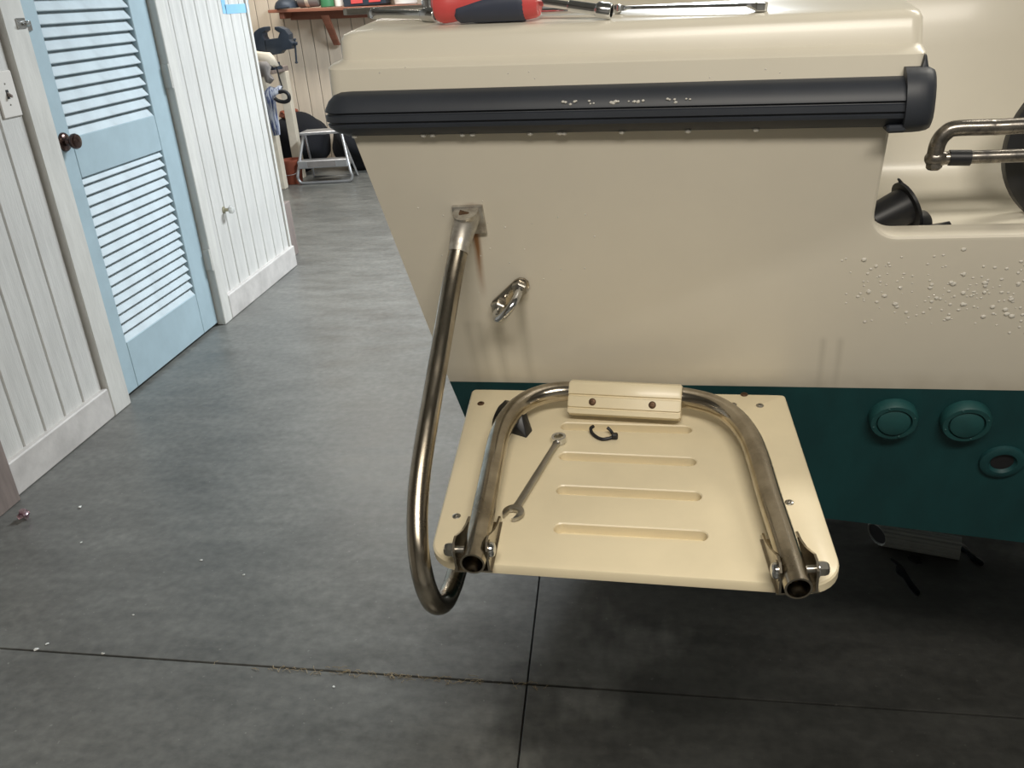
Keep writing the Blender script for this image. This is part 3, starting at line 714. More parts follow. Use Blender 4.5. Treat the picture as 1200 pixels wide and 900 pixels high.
for t in (0.225, 0.755):
    c = A.lerp(B, t) + nv * 0.0126 + upv * -0.010
    lathe('screw', c, c + nv, [(0, 0.0044), (0.0008, 0.0044), (0.0018, 0.003), (0.0018, 0.0016), (0.0008, 0.0012)], M['rust'], pad, 12)

# hinge brackets
def bracket(foot, back, sgn_nut):
    """U channel of two curved cheeks; foot = pixel of hinge bolt, back = pixel of rear end of the tube run"""
    c = bp(foot, 0.0); bk_ = bp(back, 0.0); dv = (bk_ - c).normalized(); sv = dv.cross(PN).normalized()
    if sv.x < 0: sv = -sv
    br = empty('hinge_bracket', (0, 0, 0)); br.parent = boat; br['label'] = 'stainless hinge bracket with bolt at the ladder foot'
    box_pts = [c + dv * a + sv * b for a, b in ((-0.008, -0.019), (-0.008, 0.019), (0.066, 0.019), (0.066, -0.019))]
    prism('foot_plate', box_pts, PN * 0.002, M['steel'], br)
    for s_ in (-1, 1):
        q = [(-0.009, 0.0), (-0.009, 0.026), (-0.003, 0.033), (0.006, 0.033), (0.016, 0.027), (0.034, 0.017), (0.052, 0.010), (0.068, 0.007), (0.072, 0.0)]
        prism('cheek', [c + sv * (s_ * 0.0150) + dv * a + PN * (h + 0.001) for a, h in q], sv * (s_ * 0.0022), M['steel'], br)
    hc = c + PN * 0.022
    for s_ in (-1, 1):
        A_ = hc + sv * (s_ * 0.0168)
        if s_ == sgn_nut:
            lathe('washer', A_, A_ + sv * s_, [(0, 0.0085), (0.0014, 0.0085)], M['chrome'], br, 16)
            lathe('nut', A_ + sv * (s_ * 0.0014), A_ + sv * s_, [(0, 0.0072), (0.005, 0.0072), (0.008, 0.0062), (0.0095, 0.004)], M['wrench'], br, 6, ang=10)
        else:
            lathe('washer', A_, A_ + sv * s_, [(0, 0.0095), (0.0014, 0.0095)], M['steel'], br, 18)
            lathe('bolt', A_ + sv * (s_ * 0.0014), A_ + sv * s_, [(0, 0.0076), (0.002, 0.0076), (0.004, 0.006), (0.005, 0.003)], M['chrome'], br, 16)
    tube('hinge_pin', [hc - sv * 0.017, hc + sv * 0.017], 0.0035, M['wrench'], br, 10)
    return br
bracket((556.5, 664), (573, 592), -1)
bracket((932.5, 689), (907, 612), 1)

# black clip holding the ladder down
cl = hull_of('ladder_clip', [bp((595.5, 507), 0.0), bp((617, 513.5), 0.0), bp((624, 505), 0.0), bp((617, 484), 0.0), bp((601, 478), 0.020), bp((607, 472), 0.026), bp((613, 474), 0.022), bp((611, 484), 0.026), bp((598, 492), 0.020)], M['black'], boat, 0.0008)
cl['label'] = 'black wedge shaped clip gripping the ladder tube'
hull_of('clip_jaw', [bp((576, 500), 0.0), bp((590, 490), 0.0), bp((600, 480), 0.0), bp((597, 469), 0.006), bp((577, 492), 0.012), bp((584, 476), 0.022), bp((592, 468.5), 0.020), bp((580, 484), 0.02)], M['black'], cl, 0.0008)

# fittings on the teal bottom
def fitting(p, r, prot, capped, lab):
    c = bd(p, -0.0003); o_ = NOUT
    nm_ = 'scupper' if capped else 'drain_outlet'
    if capped:
        o = lathe(nm_, c, c + o_, [(0, r), (prot * 0.75, r), (prot, r * 0.93), (prot, r * 0.74), (prot - 0.004, r * 0.70)], M['tealcap'], boat, 32)
        fl_ = lathe('flap', c + o_ * (prot - 0.0035), c + o_ * (prot - 0.0035) + NOUT + TUP * 0.15, [(0, r * 0.66), (0.003, r * 0.66), (0.0042, r * 0.60)], M['tealcap'], o, 28)
        for a in (20, 110, 200, 290):
            q = c + o_ * prot + (Vector((1, 0, 0)) * math.cos(math.radians(a)) + TUP * math.sin(math.radians(a))) * r * 0.84
            lathe('screw', q, q + o_, [(0, 0.0018), (0.0006, 0.0014)], M['tealcap'], o, 8)
    else:
        o = lathe(nm_, c, c + o_, [(0, r), (0.004, r * 0.98), (0.006, r * 0.84), (0.0055, r * 0.62), (0.001, r * 0.52)], M['teal'], boat, 32)
        lathe('bore_shade', c + o_ * 0.0012, c + o_, [(0, r * 0.50), (0.0003, r * 0.50)], M['dark'], o, 24)  # near-black disc stands in for shade inside the hole
    o['label'] = lab; return o
fitting((1046, 487), 0.0285, 0.014, True, 'round teal painted scupper with a hinged flap')
fitting((1130.5, 489.5), 0.0285, 0.014, True, 'round teal painted scupper with a hinged flap')
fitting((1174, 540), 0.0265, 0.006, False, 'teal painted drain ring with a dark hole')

# things in the motor well
fa = bv((1061, 241), 0.055); fb = bv((1016, 263), 0.040); axv = (fb - fa).normalized()
du = lathe('vent_duct', fa, fb, [(-0.0035, 0.0285), (0.0, 0.0285), (0.0008, 0.0215), (0.010, 0.0215), (0.044, 0.0185), (0.0445, 0.016)], M['black'], boat, 28); du['label'] = 'black tapered vent duct with a flange lying in the well'
hull_of('flange_lug', [fa + Vector((-0.006, 0, 0.022)), fa + Vector((-0.002, 0, 0.024)), fa + Vector((-0.012, 0, 0.031)), fa + Vector((-0.009, 0, 0.032)), fa + Vector((-0.006, 0.008, 0.022)), fa + Vector((-0.010, 0.008, 0.031))], M['black'], du, 0.0006)
ga = bv((1082, 263), 0.065); gb = bv((1066, 262), 0.055)
lathe('collar', ga, gb, [(0, 0.014), (0.004, 0.0165), (0.016, 0.0165)], M['black'], du, 20)
hull_of('hose_stub', [bv((1084, 268), 0.060), bv((1117, 267), 0.060), bv((1113, 259), 0.060), bv((1100, 262), 0.060), bv((1085, 264), 0.060), bv((1084, 268), 0.020), bv((1117, 267), 0.020), bv((1113, 259), 0.020)], M['black'], du, 0.0008)
rl = [bv(p, 0.020) for p in ((1096, 190), (1096, 180), (1100, 166), (1108, 156), (1120, 150.5), (1160, 149), (1215, 146.5))]
la = tube('steering_link', smooth_path(rl + [Vector((0.98, 0.020, rl[-1].z + 0.004))], 6), 0.0086, M['rod'], boat, 16); la['label'] = 'bent steel steering link arm in the motor well'
q0 = bv((1087, 186), 0.020); q1 = bv((1215, 183.5), 0.020); q2 = Vector((0.98, 0.020, q1.z))
tube('tie_rod', [q0 + Vector((0.012, 0, 0)), q2], 0.0072, M['rod'], la, 14)
tube('boot_collar', [bv((1112, 185), 0.020), bv((1137, 185), 0.020)], 0.0086, M['black'], la, 14)
lathe('ball_joint', q0 + Vector((-0.003, 0, 0)), q2, [(0, 0.003), (0.0025, 0.0072), (0.007, 0.0095), (0.014, 0.0095), (0.019, 0.0078), (0.024, 0.006)], M['rod'], la, 16)
nn = bv((1095, 191), 0.018); lathe('nut', nn, nn - Vector((0, 0, 1)), [(0, 0.0085), (0.005, 0.0085), (0.0075, 0.006)], M['rod'], la, 6, ang=10)
rc = bv((1284, 173), 0.110)
V = []; Fc = []; n = 56
for r_, d_ in ((0.071, 0.0), (0.074, -0.006), (0.084, -0.009), (0.095, -0.006), (0.097, 0.004), (0.093, 0.012), (0.074, 0.012), (0.071, 0.008)):
    for k in range(n):
        a = 2 * math.pi * k / n; V.append(rc + Vector((math.cos(a) * r_, d_, math.sin(a) * r_)))
for i in range(8):
    for k in range(n): Fc.append((i * n + k, i * n + (k + 1) % n, ((i + 1) % 8) * n + (k + 1) % n, ((i + 1) % 8) * n + k))
rr_ = pyd('rubber_ring', V, Fc, M['black'], boat, ang=60); rr_['label'] = 'thick black rubber ring cut off by the right edge'

# ================================================================ LOOSE THINGS ON THE BOAT
def Wb(v): return T0 + U * v[0] + F * v[1] + Vector((0, 0, v[2]))
# combination wrench on the platform
wa = bp((600, 604), 0.004); wc = bp((654, 517), 0.004)
wr = tag(empty('combination_wrench', Wb((wa + wc) / 2)), 'small chrome combination wrench lying diagonally on the platform', 'wrench')
wr.rotation_euler = (0, 0, math.atan2(U.y, U.x))
mid_ = (wa + wc) / 2
dv = (wc - wa).normalized(); sv = dv.cross(PN).normalized(); L_ = (wc - wa).length
def wp(a, b, h): return (wa + dv * a + sv * b + PN * h) - mid_
# open jaw
jaw = []
for k in range(0, 13):
    a = math.radians(205 - k * 0)  # placeholder, replaced below
out_ = []
for k in range(25):
    a = math.radians(-155 + 310 * k / 24); out_.append((math.cos(a) * 0.0115, math.sin(a) * 0.0115))
inn_ = [(-0.0095, 0.0058), (0.001, 0.0058), (0.0035, 0.003), (0.0035, -0.003), (0.001, -0.0058), (-0.0095, -0.0058)]
poly = out_ + inn_
rot = math.radians(12)
poly = [(a * math.cos(rot) - b * math.sin(rot), a * math.sin(rot) + b * math.cos(rot)) for a, b in poly]
prism('open_jaw', [wp(a + 0.004, b, -0.002) for a, b in poly], PN * 0.0048, M['wrench'], wr, bev=0.0005)
sh = [(0.012, 0.0052), (0.02, 0.0042), (L_ - 0.012, 0.0034), (L_ - 0.003, 0.0046), (L_ - 0.003, -0.0046), (L_ - 0.012, -0.0034), (0.02, -0.0042), (0.012, -0.0052)]
prism('shank', [wp(a, b, -0.0012) for a, b in sh], PN * 0.0036, M['wrench'], wr, bev=0.0009)
V = []; Fc = []; n = 24
for rr2, h in ((0.0085, -0.002), (0.0085, 0.005), (0.0055, 0.005), (0.0055, -0.002)):
    for k in range(n): a = 2 * math.pi * k / n; V.append(wp(L_ + 0.003 + math.cos(a) * rr2, math.sin(a) * rr2, h))
for i in range(4):
    for k in range(n): Fc.append((i * n + k, i * n + (k + 1) % n, ((i + 1) % 4) * n + (k + 1) % n, ((i + 1) % 4) * n + k))
pyd('box_end', V, Fc, M['chrome'], wr, ang=30)

# cut cable tie
ct = tag(empty('cable_tie', Wb(bp((708, 510), 0.0))), 'cut black cable tie curled on the platform near the top slot', 'cable tie')
ct.rotation_euler = (0, 0, math.atan2(U.y, U.x)); c0 = bp((708, 510), 0.0)
P = [bp(p, h) - c0 for p, h in (((695.5, 499.5), 0.008), ((692.5, 502), 0.005), ((693.5, 507), 0.003), ((699, 512), 0.0022), ((706, 514.7), 0.002), ((713, 513.8), 0.0025), ((719, 512), 0.003))]
V = []; Fc = []
pts = smooth_path(P, 5)
tube('strap', pts, 0.0021, M['black'], ct, 8)
P = [bp(p, h) - c0 for p, h in (((719, 510), 0.004), ((715.5, 504.5), 0.007), ((711.5, 501), 0.010))]
tube('strap_tail', smooth_path(P, 4), 0.0019, M['black'], ct, 8)
q = bp((720.5, 511.5), 0.0035) - c0
box('locking_head', tuple(q - Vector((0.0035, 0.0035, 0.003))), tuple(q + Vector((0.0035, 0.0035, 0.004))), M['black'], ct, 0.0012)

# tools on the deck corner
RB = math.atan2(U.y, U.x)
def deck_pt(px, d, rad=0.0): 
    d = CD + d * 0.9; s = bv((px, 20), d).x; return Vector((s, d, deckz(s, d) + rad * 0.9))
def thing(name, label, cat, at, group=None):
    e = empty(name, Wb(at), RB); e.scale = (0.9, 0.9, 0.9); tag(e, label, cat, group); return e  # tools shrunk about the camera together with the deck moulding
# nut driver
a = deck_pt(511, 0.062, 0.0208); b = deck_pt(633, 0.056, 0.0208); sock = deck_pt(717, 0.040, 0.0085)
nd = thing('nut_driver', 'red and black handled nut driver lying along the deck edge', 'nut driver', a)
ax = (b - a).normalized(); Lx = (b - a).length / 0.9
Z0 = Vector((0, 0, 0))
lathe('handle', Z0, ax, [(0, 0.010), (0.003, 0.0165), (0.010, 0.0195), (0.022, 0.0185), (0.030, 0.0170), (0.040, 0.0172), (Lx * 0.6, 0.0185), (Lx - 0.016, 0.0190), (Lx - 0.004, 0.0170), (Lx, 0.0150), (Lx, 0.004)], M['red'], nd, 26)
# dark grip patch on the viewer's side
V = []; Fc = []; ua = Vector((0, 0, 1)); ua = (ua - ax * ua.dot(ax)).normalized(); va = ax.cross(ua)
if va.y > 0: va = -va
N1, N2 = 22, 10
for i in range(N1 + 1):
    t = i / N1; xx = 0.028 + t * (Lx - 0.042)
    r_ = 0.0192 if xx > 0.05 else 0.0186
    hi_ = math.radians(-14 + 44 * min(1, t * 1.6)) if t > 0.04 else math.radians(-30); lo_ = math.radians(-118)
    for j in range(N2 + 1):
        an = lo_ + (hi_ - lo_) * j / N2
        e_ = 0.0 if 0 < i < N1 and 0 < j < N2 else -0.0025
        V.append(ax * xx + va * math.cos(an) * (r_ + 0.0012 + e_) + ua * math.sin(an) * (r_ + 0.0012 + e_))
for i in range(N1):
    for j in range(N2): Fc.append((i * (N2 + 1) + j, (i + 1) * (N2 + 1) + j, (i + 1) * (N2 + 1) + j + 1, i * (N2 + 1) + j + 1))
pyd('grip', V, Fc, M['grip'], nd, ang=60)
s0 = (b - a) / 0.9; s1 = (sock - a) / 0.9; ax2 = (s1 - s0).normalized(); Ls = (s1 - s0).length
lathe('shaft', s0 - ax2 * 0.004, s0 + ax2, [(0, 0.0045), (Ls * 0.45, 0.0045), (Ls * 0.47, 0.0062), (Ls - 0.014, 0.0062)], M['chrome'], nd, 16)
lathe('socket', s1 - ax2 * 0.019, s1, [(0, 0.0062), (0.003, 0.0088), (0.018, 0.0088), (0.019, 0.0080), (0.019, 0.0062), (0.010, 0.0060)], M['chrome'], nd, 18)
# spinner bar behind it
a = deck_pt(636, 0.10, 0.005); b = deck_pt(722, 0.088, 0.005)
sb = thing('spinner_bar', 'thin chrome bar with a ball end behind the nut driver shaft', 'tool bar', a)
b = a + (b - a) / 0.9
tube('rod', [Z0, (b - a)], 0.0034, M['chrome'], sb, 12)
lathe('ball_end', (b - a) * 0.97, (b - a) * 1.2, [(0, 0.0036), (0.002, 0.005), (0.006, 0.0055), (0.009, 0.004), (0.010, 0.001)], M['chrome'], sb, 14)
# socket extension at left
a = deck_pt(433, 0.135, 0.008); b = deck_pt(511, 0.085, 0.0085)
se = thing('socket_extension', 'short chrome socket extension with square drive at the deck corner', 'socket', a)
v = (b - a) / 0.9; ax = v.normalized(); Lx = v.length
box('square_drive', (-0.001, -0.0045, -0.0055), (0.010, 0.0045, 0.0035), M['wrench'], se, 0.0006)
lathe('bar', Z0, ax, [(0.006, 0.0060), (0.009, 0.0068), (0.016, 0.0068), (0.018, 0.0052), (Lx - 0.026, 0.0052), (Lx - 0.022, 0.0062)], M['chrome'], se, 16)
lathe('socket', v - ax * 0.022, v, [(0, 0.0062), (0.003, 0.0082), (0.021, 0.0082), (0.022, 0.0074), (0.022, 0.0058), (0.012, 0.0056)], M['chrome'], se, 18)
# ratchet lying behind
a = bv((404, 14), CD + 0.135); b = bv((505, 9), CD + 0.135); a.z = max(a.z, deckz(a.x, CD + 0.135) + 0.004); b.z = max(b.z, deckz(b.x, CD + 0.135) + 0.009)
rt = thing('ratchet_wrench', 'long grey flat wrench overhanging the deck corner at left', 'wrench', a)
v = (b - a) / 0.9; ax = v.normalized(); yv = Vector((0, 1, 0)); zv = ax.cross(yv).normalized()
if zv.z < 0: zv = -zv
prism('handle_bar', [yv * p - zv * 0.004 + ax * q_ for q_, p in ((0, -0.005), (0.006, -0.008), (v.length, -0.006), (v.length, 0.006), (0.006, 0.008), (0, 0.005))], zv * 0.008, M['wrench'], rt, bev=0.001)
lathe('ratchet_head', v - zv * 0.006, v + zv, [(0, 0.010), (0.001, 0.0115), (0.015, 0.0115), (0.017, 0.009)], M['chrome'], rt, 18)
hull_of('pawl_lever', [v + zv * 0.011 + Vector((-0.01, -0.003, 0)), v + zv * 0.011 + Vector((0.006, -0.003, 0)), v + zv * 0.011 + Vector((-0.01, 0.003, 0)), v + zv * 0.011 + Vector((0.006, 0.003, 0)), v + zv * 0.016 + Vector((-0.014, 0, 0)), v + zv * 0.016 + Vector((0.004, 0, 0))], M['wrench'], rt)
# long wrench at right
a = deck_pt(728, 0.085, 0.0065); e_px = bv((893, 5), CD + 0.045); b = Vector((e_px.x, CD + 0.045, deckz(e_px.x, CD + 0.045) + 0.0068))
lw = thing('flare_wrench', 'slim chrome wrench pointing right along the deck edge', 'wrench', a)
v = (b - a) / 0.9; ax = v.normalized(); yv = Vector((0, 1, 0)); yv = (yv - ax * yv.dot(ax)).normalized(); zv = ax.cross(yv); Lx = v.length
prism('shank', [ax * p + yv * q_ - zv * 0.0018 for p, q_ in ((0, -0.004), (Lx * 0.5, -0.003), (Lx - 0.012, -0.004), (Lx - 0.012, 0.004), (Lx * 0.5, 0.003), (0, 0.004))], zv * 0.0036, M['chrome'], lw, bev=0.0006)
hull_of('wrench_head', [ax * (Lx - 0.016) + yv * q_ + zv * h for q_ in (-0.005, 0.005) for h in (-0.002, 0.002)] + [ax * (Lx - 0.004) + yv * q_ + zv * h for q_ in (-0.010, 0.010) for h in (-0.007, 0.003)] + [ax * (Lx + 0.005) + yv * q_ + zv * h for q_ in (-0.008, 0.008) for h in (-0.007, 0.002)], M['chrome'], lw, 0.0008)
lathe('box_ring', -zv * 0.003, zv, [(0, 0.0062), (0.006, 0.0062), (0.006, 0.0040), (0.001, 0.0038)], M['chrome'], lw, 18)

# water droplets clinging to the boat
def drops():
    V = []; Fc = []
    ico = bmesh.new(); bmesh.ops.create_icosphere(ico, subdivisions=1, radius=1.0)
    iv = [v.co.copy() for v in ico.verts]; ifc = [tuple(v.index for v in f.verts) for f in ico.faces]; ico.free()
    def add(c, rx, ry, rz):
        b = len(V)
        for v in iv: V.append(Wb(c + Vector((v.x * rx, v.y * ry, v.z * rz))))
        for f_ in ifc: Fc.append(tuple(b + i for i in f_))
    rnd = random.Random(3)
    for k in range(270):
        x = rnd.uniform(985, 1215); t = (x - 985) / 230.0
        y = rnd.gauss(338 + 18 * t, 24)
        if y < 288 or y > 392 or rnd.random() > 0.35 + 0.65 * t: continue
        r = rnd.choice((0.0009, 0.0011, 0.0013, 0.0017)) if rnd.random() > 0.14 else rnd.uniform(0.0020, 0.0029)
        add(bd((x, y), -0.0001), r * rnd.uniform(0.9, 1.5), r * 0.55, r)
    for k in range(26):
        x = rnd.uniform(470, 700); y = rnd.uniform(235, 345)
        if x < 450 + (y - 150) * 0.4: continue
        r = rnd.uniform(0.0007, 0.0013); add(bd((x, y), -0.0001), r, r * 0.55, r)
    for k in range(22):
        x = rnd.uniform(400, 1060); y = rnd.uniform(45, 95); r = rnd.uniform(0.0006, 0.0014)
        add(bv((x, y), CD if y > 78 else CD + 0.016), r, r * 0.6, r)
    for x in (413, 494, 505, 540, 552, 620, 655, 660, 728, 806, 886, 1062):
        s = bv((x, 152), CD - 0.011).x; zz = rail_z(s)
        add(Vector((s, CD - 0.007, zz - 0.0033)), 0.004, 0.003, 0.0026)
    for k in range(26):
        x = rnd.uniform(660, 810); s = bv((x, 115), CD - 0.02).x; zz = rail_z(s)
        r = rnd.uniform(0.0008, 0.0018); add(Vector((s, CD - 0.0240, zz + rnd.uniform(0.0265, 0.0305))), r * 1.4, r * 0.6, r)
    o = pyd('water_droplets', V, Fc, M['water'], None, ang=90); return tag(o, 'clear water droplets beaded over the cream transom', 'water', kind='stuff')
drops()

# ================================================================ FLOOR CLUTTER
def blob(name, loc, sx, sy, sz, m, seed, sub=2, amp=0.25, parent=None, zmin=None):
    rnd = random.Random(seed); bm = bmesh.new(); bmesh.ops.create_icosphere(bm, subdivisions=sub, radius=1.0)
    ph = [rnd.uniform(0, 6.28) for _ in range(9)]
    for v in bm.verts:
        c = v.co.copy()
        k_ = 1 + amp * (math.sin(3.1 * c.x + ph[0]) * math.sin(2.7 * c.y + ph[1]) + 0.6 * math.sin(5.3 * c.z + 4.1 * c.x + ph[2]) + 0.5 * math.sin(6.7 * c.y - 3.9 * c.z + ph[3]))
        v.co = Vector((c.x * sx * k_, c.y * sy * k_, c.z * sz * k_))
    lo = min(v.co.z for v in bm.verts)
    for v in bm.verts: v.co.z -= lo
    o = bmobj(name, bm, m, parent, ang=60); o.location = loc; return o
q = on_floor((28, 608)); tag(blob('foil_ball', (q.x + 0.006, q.y, 0), 0.015, 0.015, 0.014, M['foil'], 5, 2, 0.35), 'small crumpled foil ball beside the brown post', 'foil')
for i, (p, r) in enumerate((((94, 595), 0.007), ((95, 636), 0.004), ((43, 761.5), 0.006), ((55.5, 755), 0.0045), ((121, 766.5), 0.0045), ((391, 805), 0.0035), ((156, 721), 0.003), ((236, 657), 0.0045), ((286, 674), 0.004))):
    lab = ('white paint chip on the concrete off the left baseboard, largest of the chips', 'tiny white chip nearest below the largest paint chip', 'flat white chip lying on the floor joint at the left', 'white crumb just above the floor joint at the left', 'small pale chip in the joint between left edge and strands', 'lone white crumb in front of the dry strands', 'tiny white crumb on open floor left of the grab rail', 'pale chip on open floor between door and grab rail', 'pale chip on open floor nearest the grab rail loop')[i]
    c = on_floor(p); tag(blob('paint_chip', (c.x, c.y, 0.0), r, r * 0.8, r * 0.35, M['white'], 20 + i, 1, 0.3), lab, 'paint chip', 'paint chips on the floor')
# dry strands caught in the slab joint
V = []; Fc = []; rnd = random.Random(11)
for k in range(110):
    x = rnd.gauss(470, 110)
    if not 250 < x < 640: continue
    yy = 760.5 + 0.0653 * x + rnd.gauss(2.0, 2.2); c = on_floor((x, yy)); a = rnd.gauss(0, 0.7); L = rnd.uniform(0.006, 0.022)
    P = [c + Vector((math.cos(a) * L * (t - 0.5), math.sin(a) * L * (t - 0.5), 0.001 + 0.0025 * math.sin(t * 3.14))) + Vector((rnd.gauss(0, 0.0015), rnd.gauss(0, 0.0015), 0)) for t in (0, 0.33, 0.66, 1)]
    v_, f_ = tube_data(P, 0.0006, 4); b = len(V); V += v_; Fc += [tuple(b + i for i in q_) for q_ in f_]
tag(pyd('dry_strands', V, Fc, M['straw'], None), 'dry straw like strands caught along the floor joint', 'debris', kind='stuff')
# ribbed pipe under the boat
pa_ = on_floor((1013, 640)); pb_ = on_floor((1079, 652)); pd = (pb_ - pa_).normalized(); cpt = pa_ + Vector((0, 0, 0.027)) + Vector((-pd.y, pd.x, 0)) * 0.02
pp = empty('ribbed_pipe', (cpt.x, cpt.y, 0)); tag(pp, 'grey ribbed pipe with a dark open end on the floor under the boat', 'pipe')
cz = Vector((0, 0, 0.027)); V = []; Fc = []; n = 64
for t, hollow in ((0.0, 0), (0.10, 0), (0.20, 0)):
    for k in range(n):
        a = 2 * math.pi * k / n; r_ = 0.0265 - (0.002 if (k // 2) % 2 else 0.0)
        side = Vector((-pd.y, pd.x, 0)); t_ = t + (0.022 * (1 - math.cos(a)) if t == 0 else 0); V.append(cz + pd * t_ + side * math.cos(a) * r_ + Vector((0, 0, math.sin(a) * r_)))
for i in range(2):
    for k in range(n): Fc.append((i * n + k, i * n + (k + 1) % n, (i + 1) * n + (k + 1) % n, (i + 1) * n + k))
b0 = len(V)
for t in (0.0, 0.03):
    for k in range(n):
        a = 2 * math.pi * k / n; V.append(cz + pd * (t + 0.022 * (1 - math.cos(a))) + side * math.cos(a) * 0.021 + Vector((0, 0, math.sin(a) * 0.021)))
for k in range(n):
    Fc.append((k, (k + 1) % n, b0 + (k + 1) % n, b0 + k)); Fc.append((b0 + k, b0 + (k + 1) % n, b0 + n + (k + 1) % n, b0 + n + k))
Fc.append(tuple(2 * n + k for k in range(n))); Fc.append(tuple(b0 + n + k for k in range(n)))
pyd('pipe_wall', V, Fc, M['pipe'], pp, smooth=False)
prism('bore_shade', [cz + pd * (0.004 + 0.022 * (1 - math.cos(2 * math.pi * k / 24))) + side * math.cos(2 * math.pi * k / 24) * 0.0208 + Vector((0, 0, math.sin(2 * math.pi * k / 24) * 0.0208)) for k in range(24)], pd * 0.002, M['dark'], pp)  # near-black plug paints the shade inside the open end
# puddles
def puddle(px_pts, lab):
    P = [on_floor(p) for p in px_pts]; P2 = []
    n = len(P)
    for i in range(n):
        for t in (0, 0.25, 0.5, 0.75):
            p0, p1, p2_, p3_ = P[i - 1], P[i], P[(i + 1) % n], P[(i + 2) % n]
            P2.append(0.5 * ((2 * p1) + (p2_ - p0) * t + (2 * p0 - 5 * p1 + 4 * p2_ - p3_) * t * t + (3 * p1 - p0 - 3 * p2_ + p3_) * t ** 3))
    o = prism('puddle', [v + Vector((0, 0, 0.0003)) for v in P2], (0, 0, 0.0022), M['puddle'], None, bev=0.0009); return tag(o, lab, 'puddle', 'oily drips under the boat')
puddle(((1120, 638), (1130, 638.5), (1136, 646), (1146, 653), (1153, 660), (1149, 664), (1139, 658), (1130, 648), (1121, 645)), 'dark drip of liquid farthest right under the boat')
puddle(((1043, 655), (1049, 657), (1057, 664), (1061, 670), (1070, 684), (1078, 694), (1075, 699), (1066, 690), (1058, 678), (1050, 671), (1050, 663)), 'long dark streak of liquid below the ribbed pipe')
puddle(((1064, 653), (1072, 651), (1080, 655), (1080, 661), (1072, 660), (1065, 656)), 'small dark drip at the end of the ribbed pipe')

# ================================================================ FAR BAY
# work bench half hidden by the corner
lp0 = on_floor((331.5, 221))
wbn = tag(empty('work_bench', (lp0.x - 0.47, lp0.y + 0.17, 0)), 'work bench with pale legs half hidden behind the plank corner', 'bench')
box('bench_top', (-0.7, -0.22, 0.84), (0.50, 0.30, 0.88), M['brownwood'], wbn, 0.004)
for lx, ly in ((0.47, -0.17), (0.47, 0.25), (-0.6, -0.17), (-0.6, 0.25)):
    box('leg', (lx - 0.035, ly - 0.035, 0.0), (lx + 0.035, ly + 0.035, 0.84), M['whitecloth'], wbn, 0.004)
# bench vise
YV = 6.70
vq = lambda p, y=YV: on_y(p, y)
base = Vector((vq((320, 70)).x, YV, 0.88))
vs = tag(empty('bench_vise', base), 'dark blue grey bench vise with open jaws and a hanging handle', 'vise')
def vpoly(name, pts, th, m, parent, off=0.0):
    P = [vq(p) - base + Vector((0, off - th / 2, 0)) for p in pts]; return prism(name, P, (0, th, 0), m, parent, bev=0.006)
vpoly('rear_jaw', [(299.5, 42), (301, 37), (306, 33), (312, 31), (314, 31.5), (314, 35.5), (310.5, 38.5), (311, 42.5), (313, 46), (317, 62), (310, 61), (302, 58)], 0.11, M['vise'], vs)
vpoly('front_jaw', [(325, 31), (330, 31), (337, 34), (341.5, 40), (342, 46), (346, 50), (343.5, 57), (334, 58.5), (331, 62.5), (322, 64), (316, 60), (314, 46), (329, 44), (331, 38), (327.5, 36), (325, 34)], 0.10, M['vise'], vs, -0.012)
q0 = vq((346.5, 46)) - base; q1 = vq((348.5, 73)) - base
tube('handle', [q0 + Vector((0, -0.02, 0)), q1 + Vector((0, -0.02, 0))], 0.007, M['vise'], vs, 10)
lathe('spindle', vq((341, 51)) - base + Vector((0, -0.02, 0)), vq((352, 50.5)) - base + Vector((0, -0.02, 0)), [(0, 0.016), (0.045, 0.016), (0.047, 0.012), (0.055, 0.011)], M['vise'], vs, 14)
for qq in (q0, q1): lathe('handle_ball', qq + Vector((0, -0.02, -0.008)), qq + Vector((0, -0.02, 1)), [(0, 0.005), (0.004, 0.011), (0.012, 0.011), (0.016, 0.005)], M['vise'], vs, 12)
lathe('swivel_base', (0, 0.0, 0.0), (0, 0, 1), [(0, 0.06), (0.015, 0.06), (0.03, 0.045), (0.05, 0.045)], M['vise'], vs, 20)
# cloths on the bench edge
def cloth(name, pts, m, lab, cat, y, th=0.03):
    P = [on_y(p, y) for p in pts]; lo = min(p.z for p in P); ctr = sum((p for p in P), Vector()) / len(P); b = Vector((ctr.x, y, lo))
    n = len(P); V = []; Fc = []
    rnd = random.Random(len(lab))
    for sgn_, k_ in ((-1, 0.72), (-0.4, 1.0), (0.4, 1.0), (1, 0.72)):
        for p in P: V.append((ctr + (p - ctr) * k_) - b + Vector((0, sgn_ * th * rnd.uniform(0.75, 1.2), 0)))
    for i in range(3):
        for j in range(n): Fc.append((i * n + j, i * n + (j + 1) % n, (i + 1) * n + (j + 1) % n, (i + 1) * n + j))
    Fc.append(tuple(range(n))); Fc.append(tuple(3 * n + j for j in range(n)))
    o = pyd(name, V, Fc, m, None, ang=70); o.location = b; return tag(o, lab, cat)
cloth('rag', [(299, 60), (308, 61), (316, 61.5), (321, 67), (327, 77), (322, 79), (316, 74), (310, 71), (301, 71)], M['whitecloth'], 'off white rag draped below the vise', 'rag', lp0.y - 0.09)
cloth('leather_glove', [(303, 72), (312, 72), (317, 78), (316, 87), (321, 93), (317, 98), (312, 96), (309, 86), (304, 84)], M['grey'], 'grey and brown work glove hanging under the rag', 'glove', lp0.y - 0.16)
cloth('striped_towel', [(309, 108), (316, 101), (322, 103), (327, 100), (331, 101), (330, 105), (322, 109), (322, 122), (324, 135), (328, 158), (321, 159), (316, 140), (312, 122)], M['bluecloth'], 'blue and white striped towel hanging at the bench end', 'towel', lp0.y - 0.10)
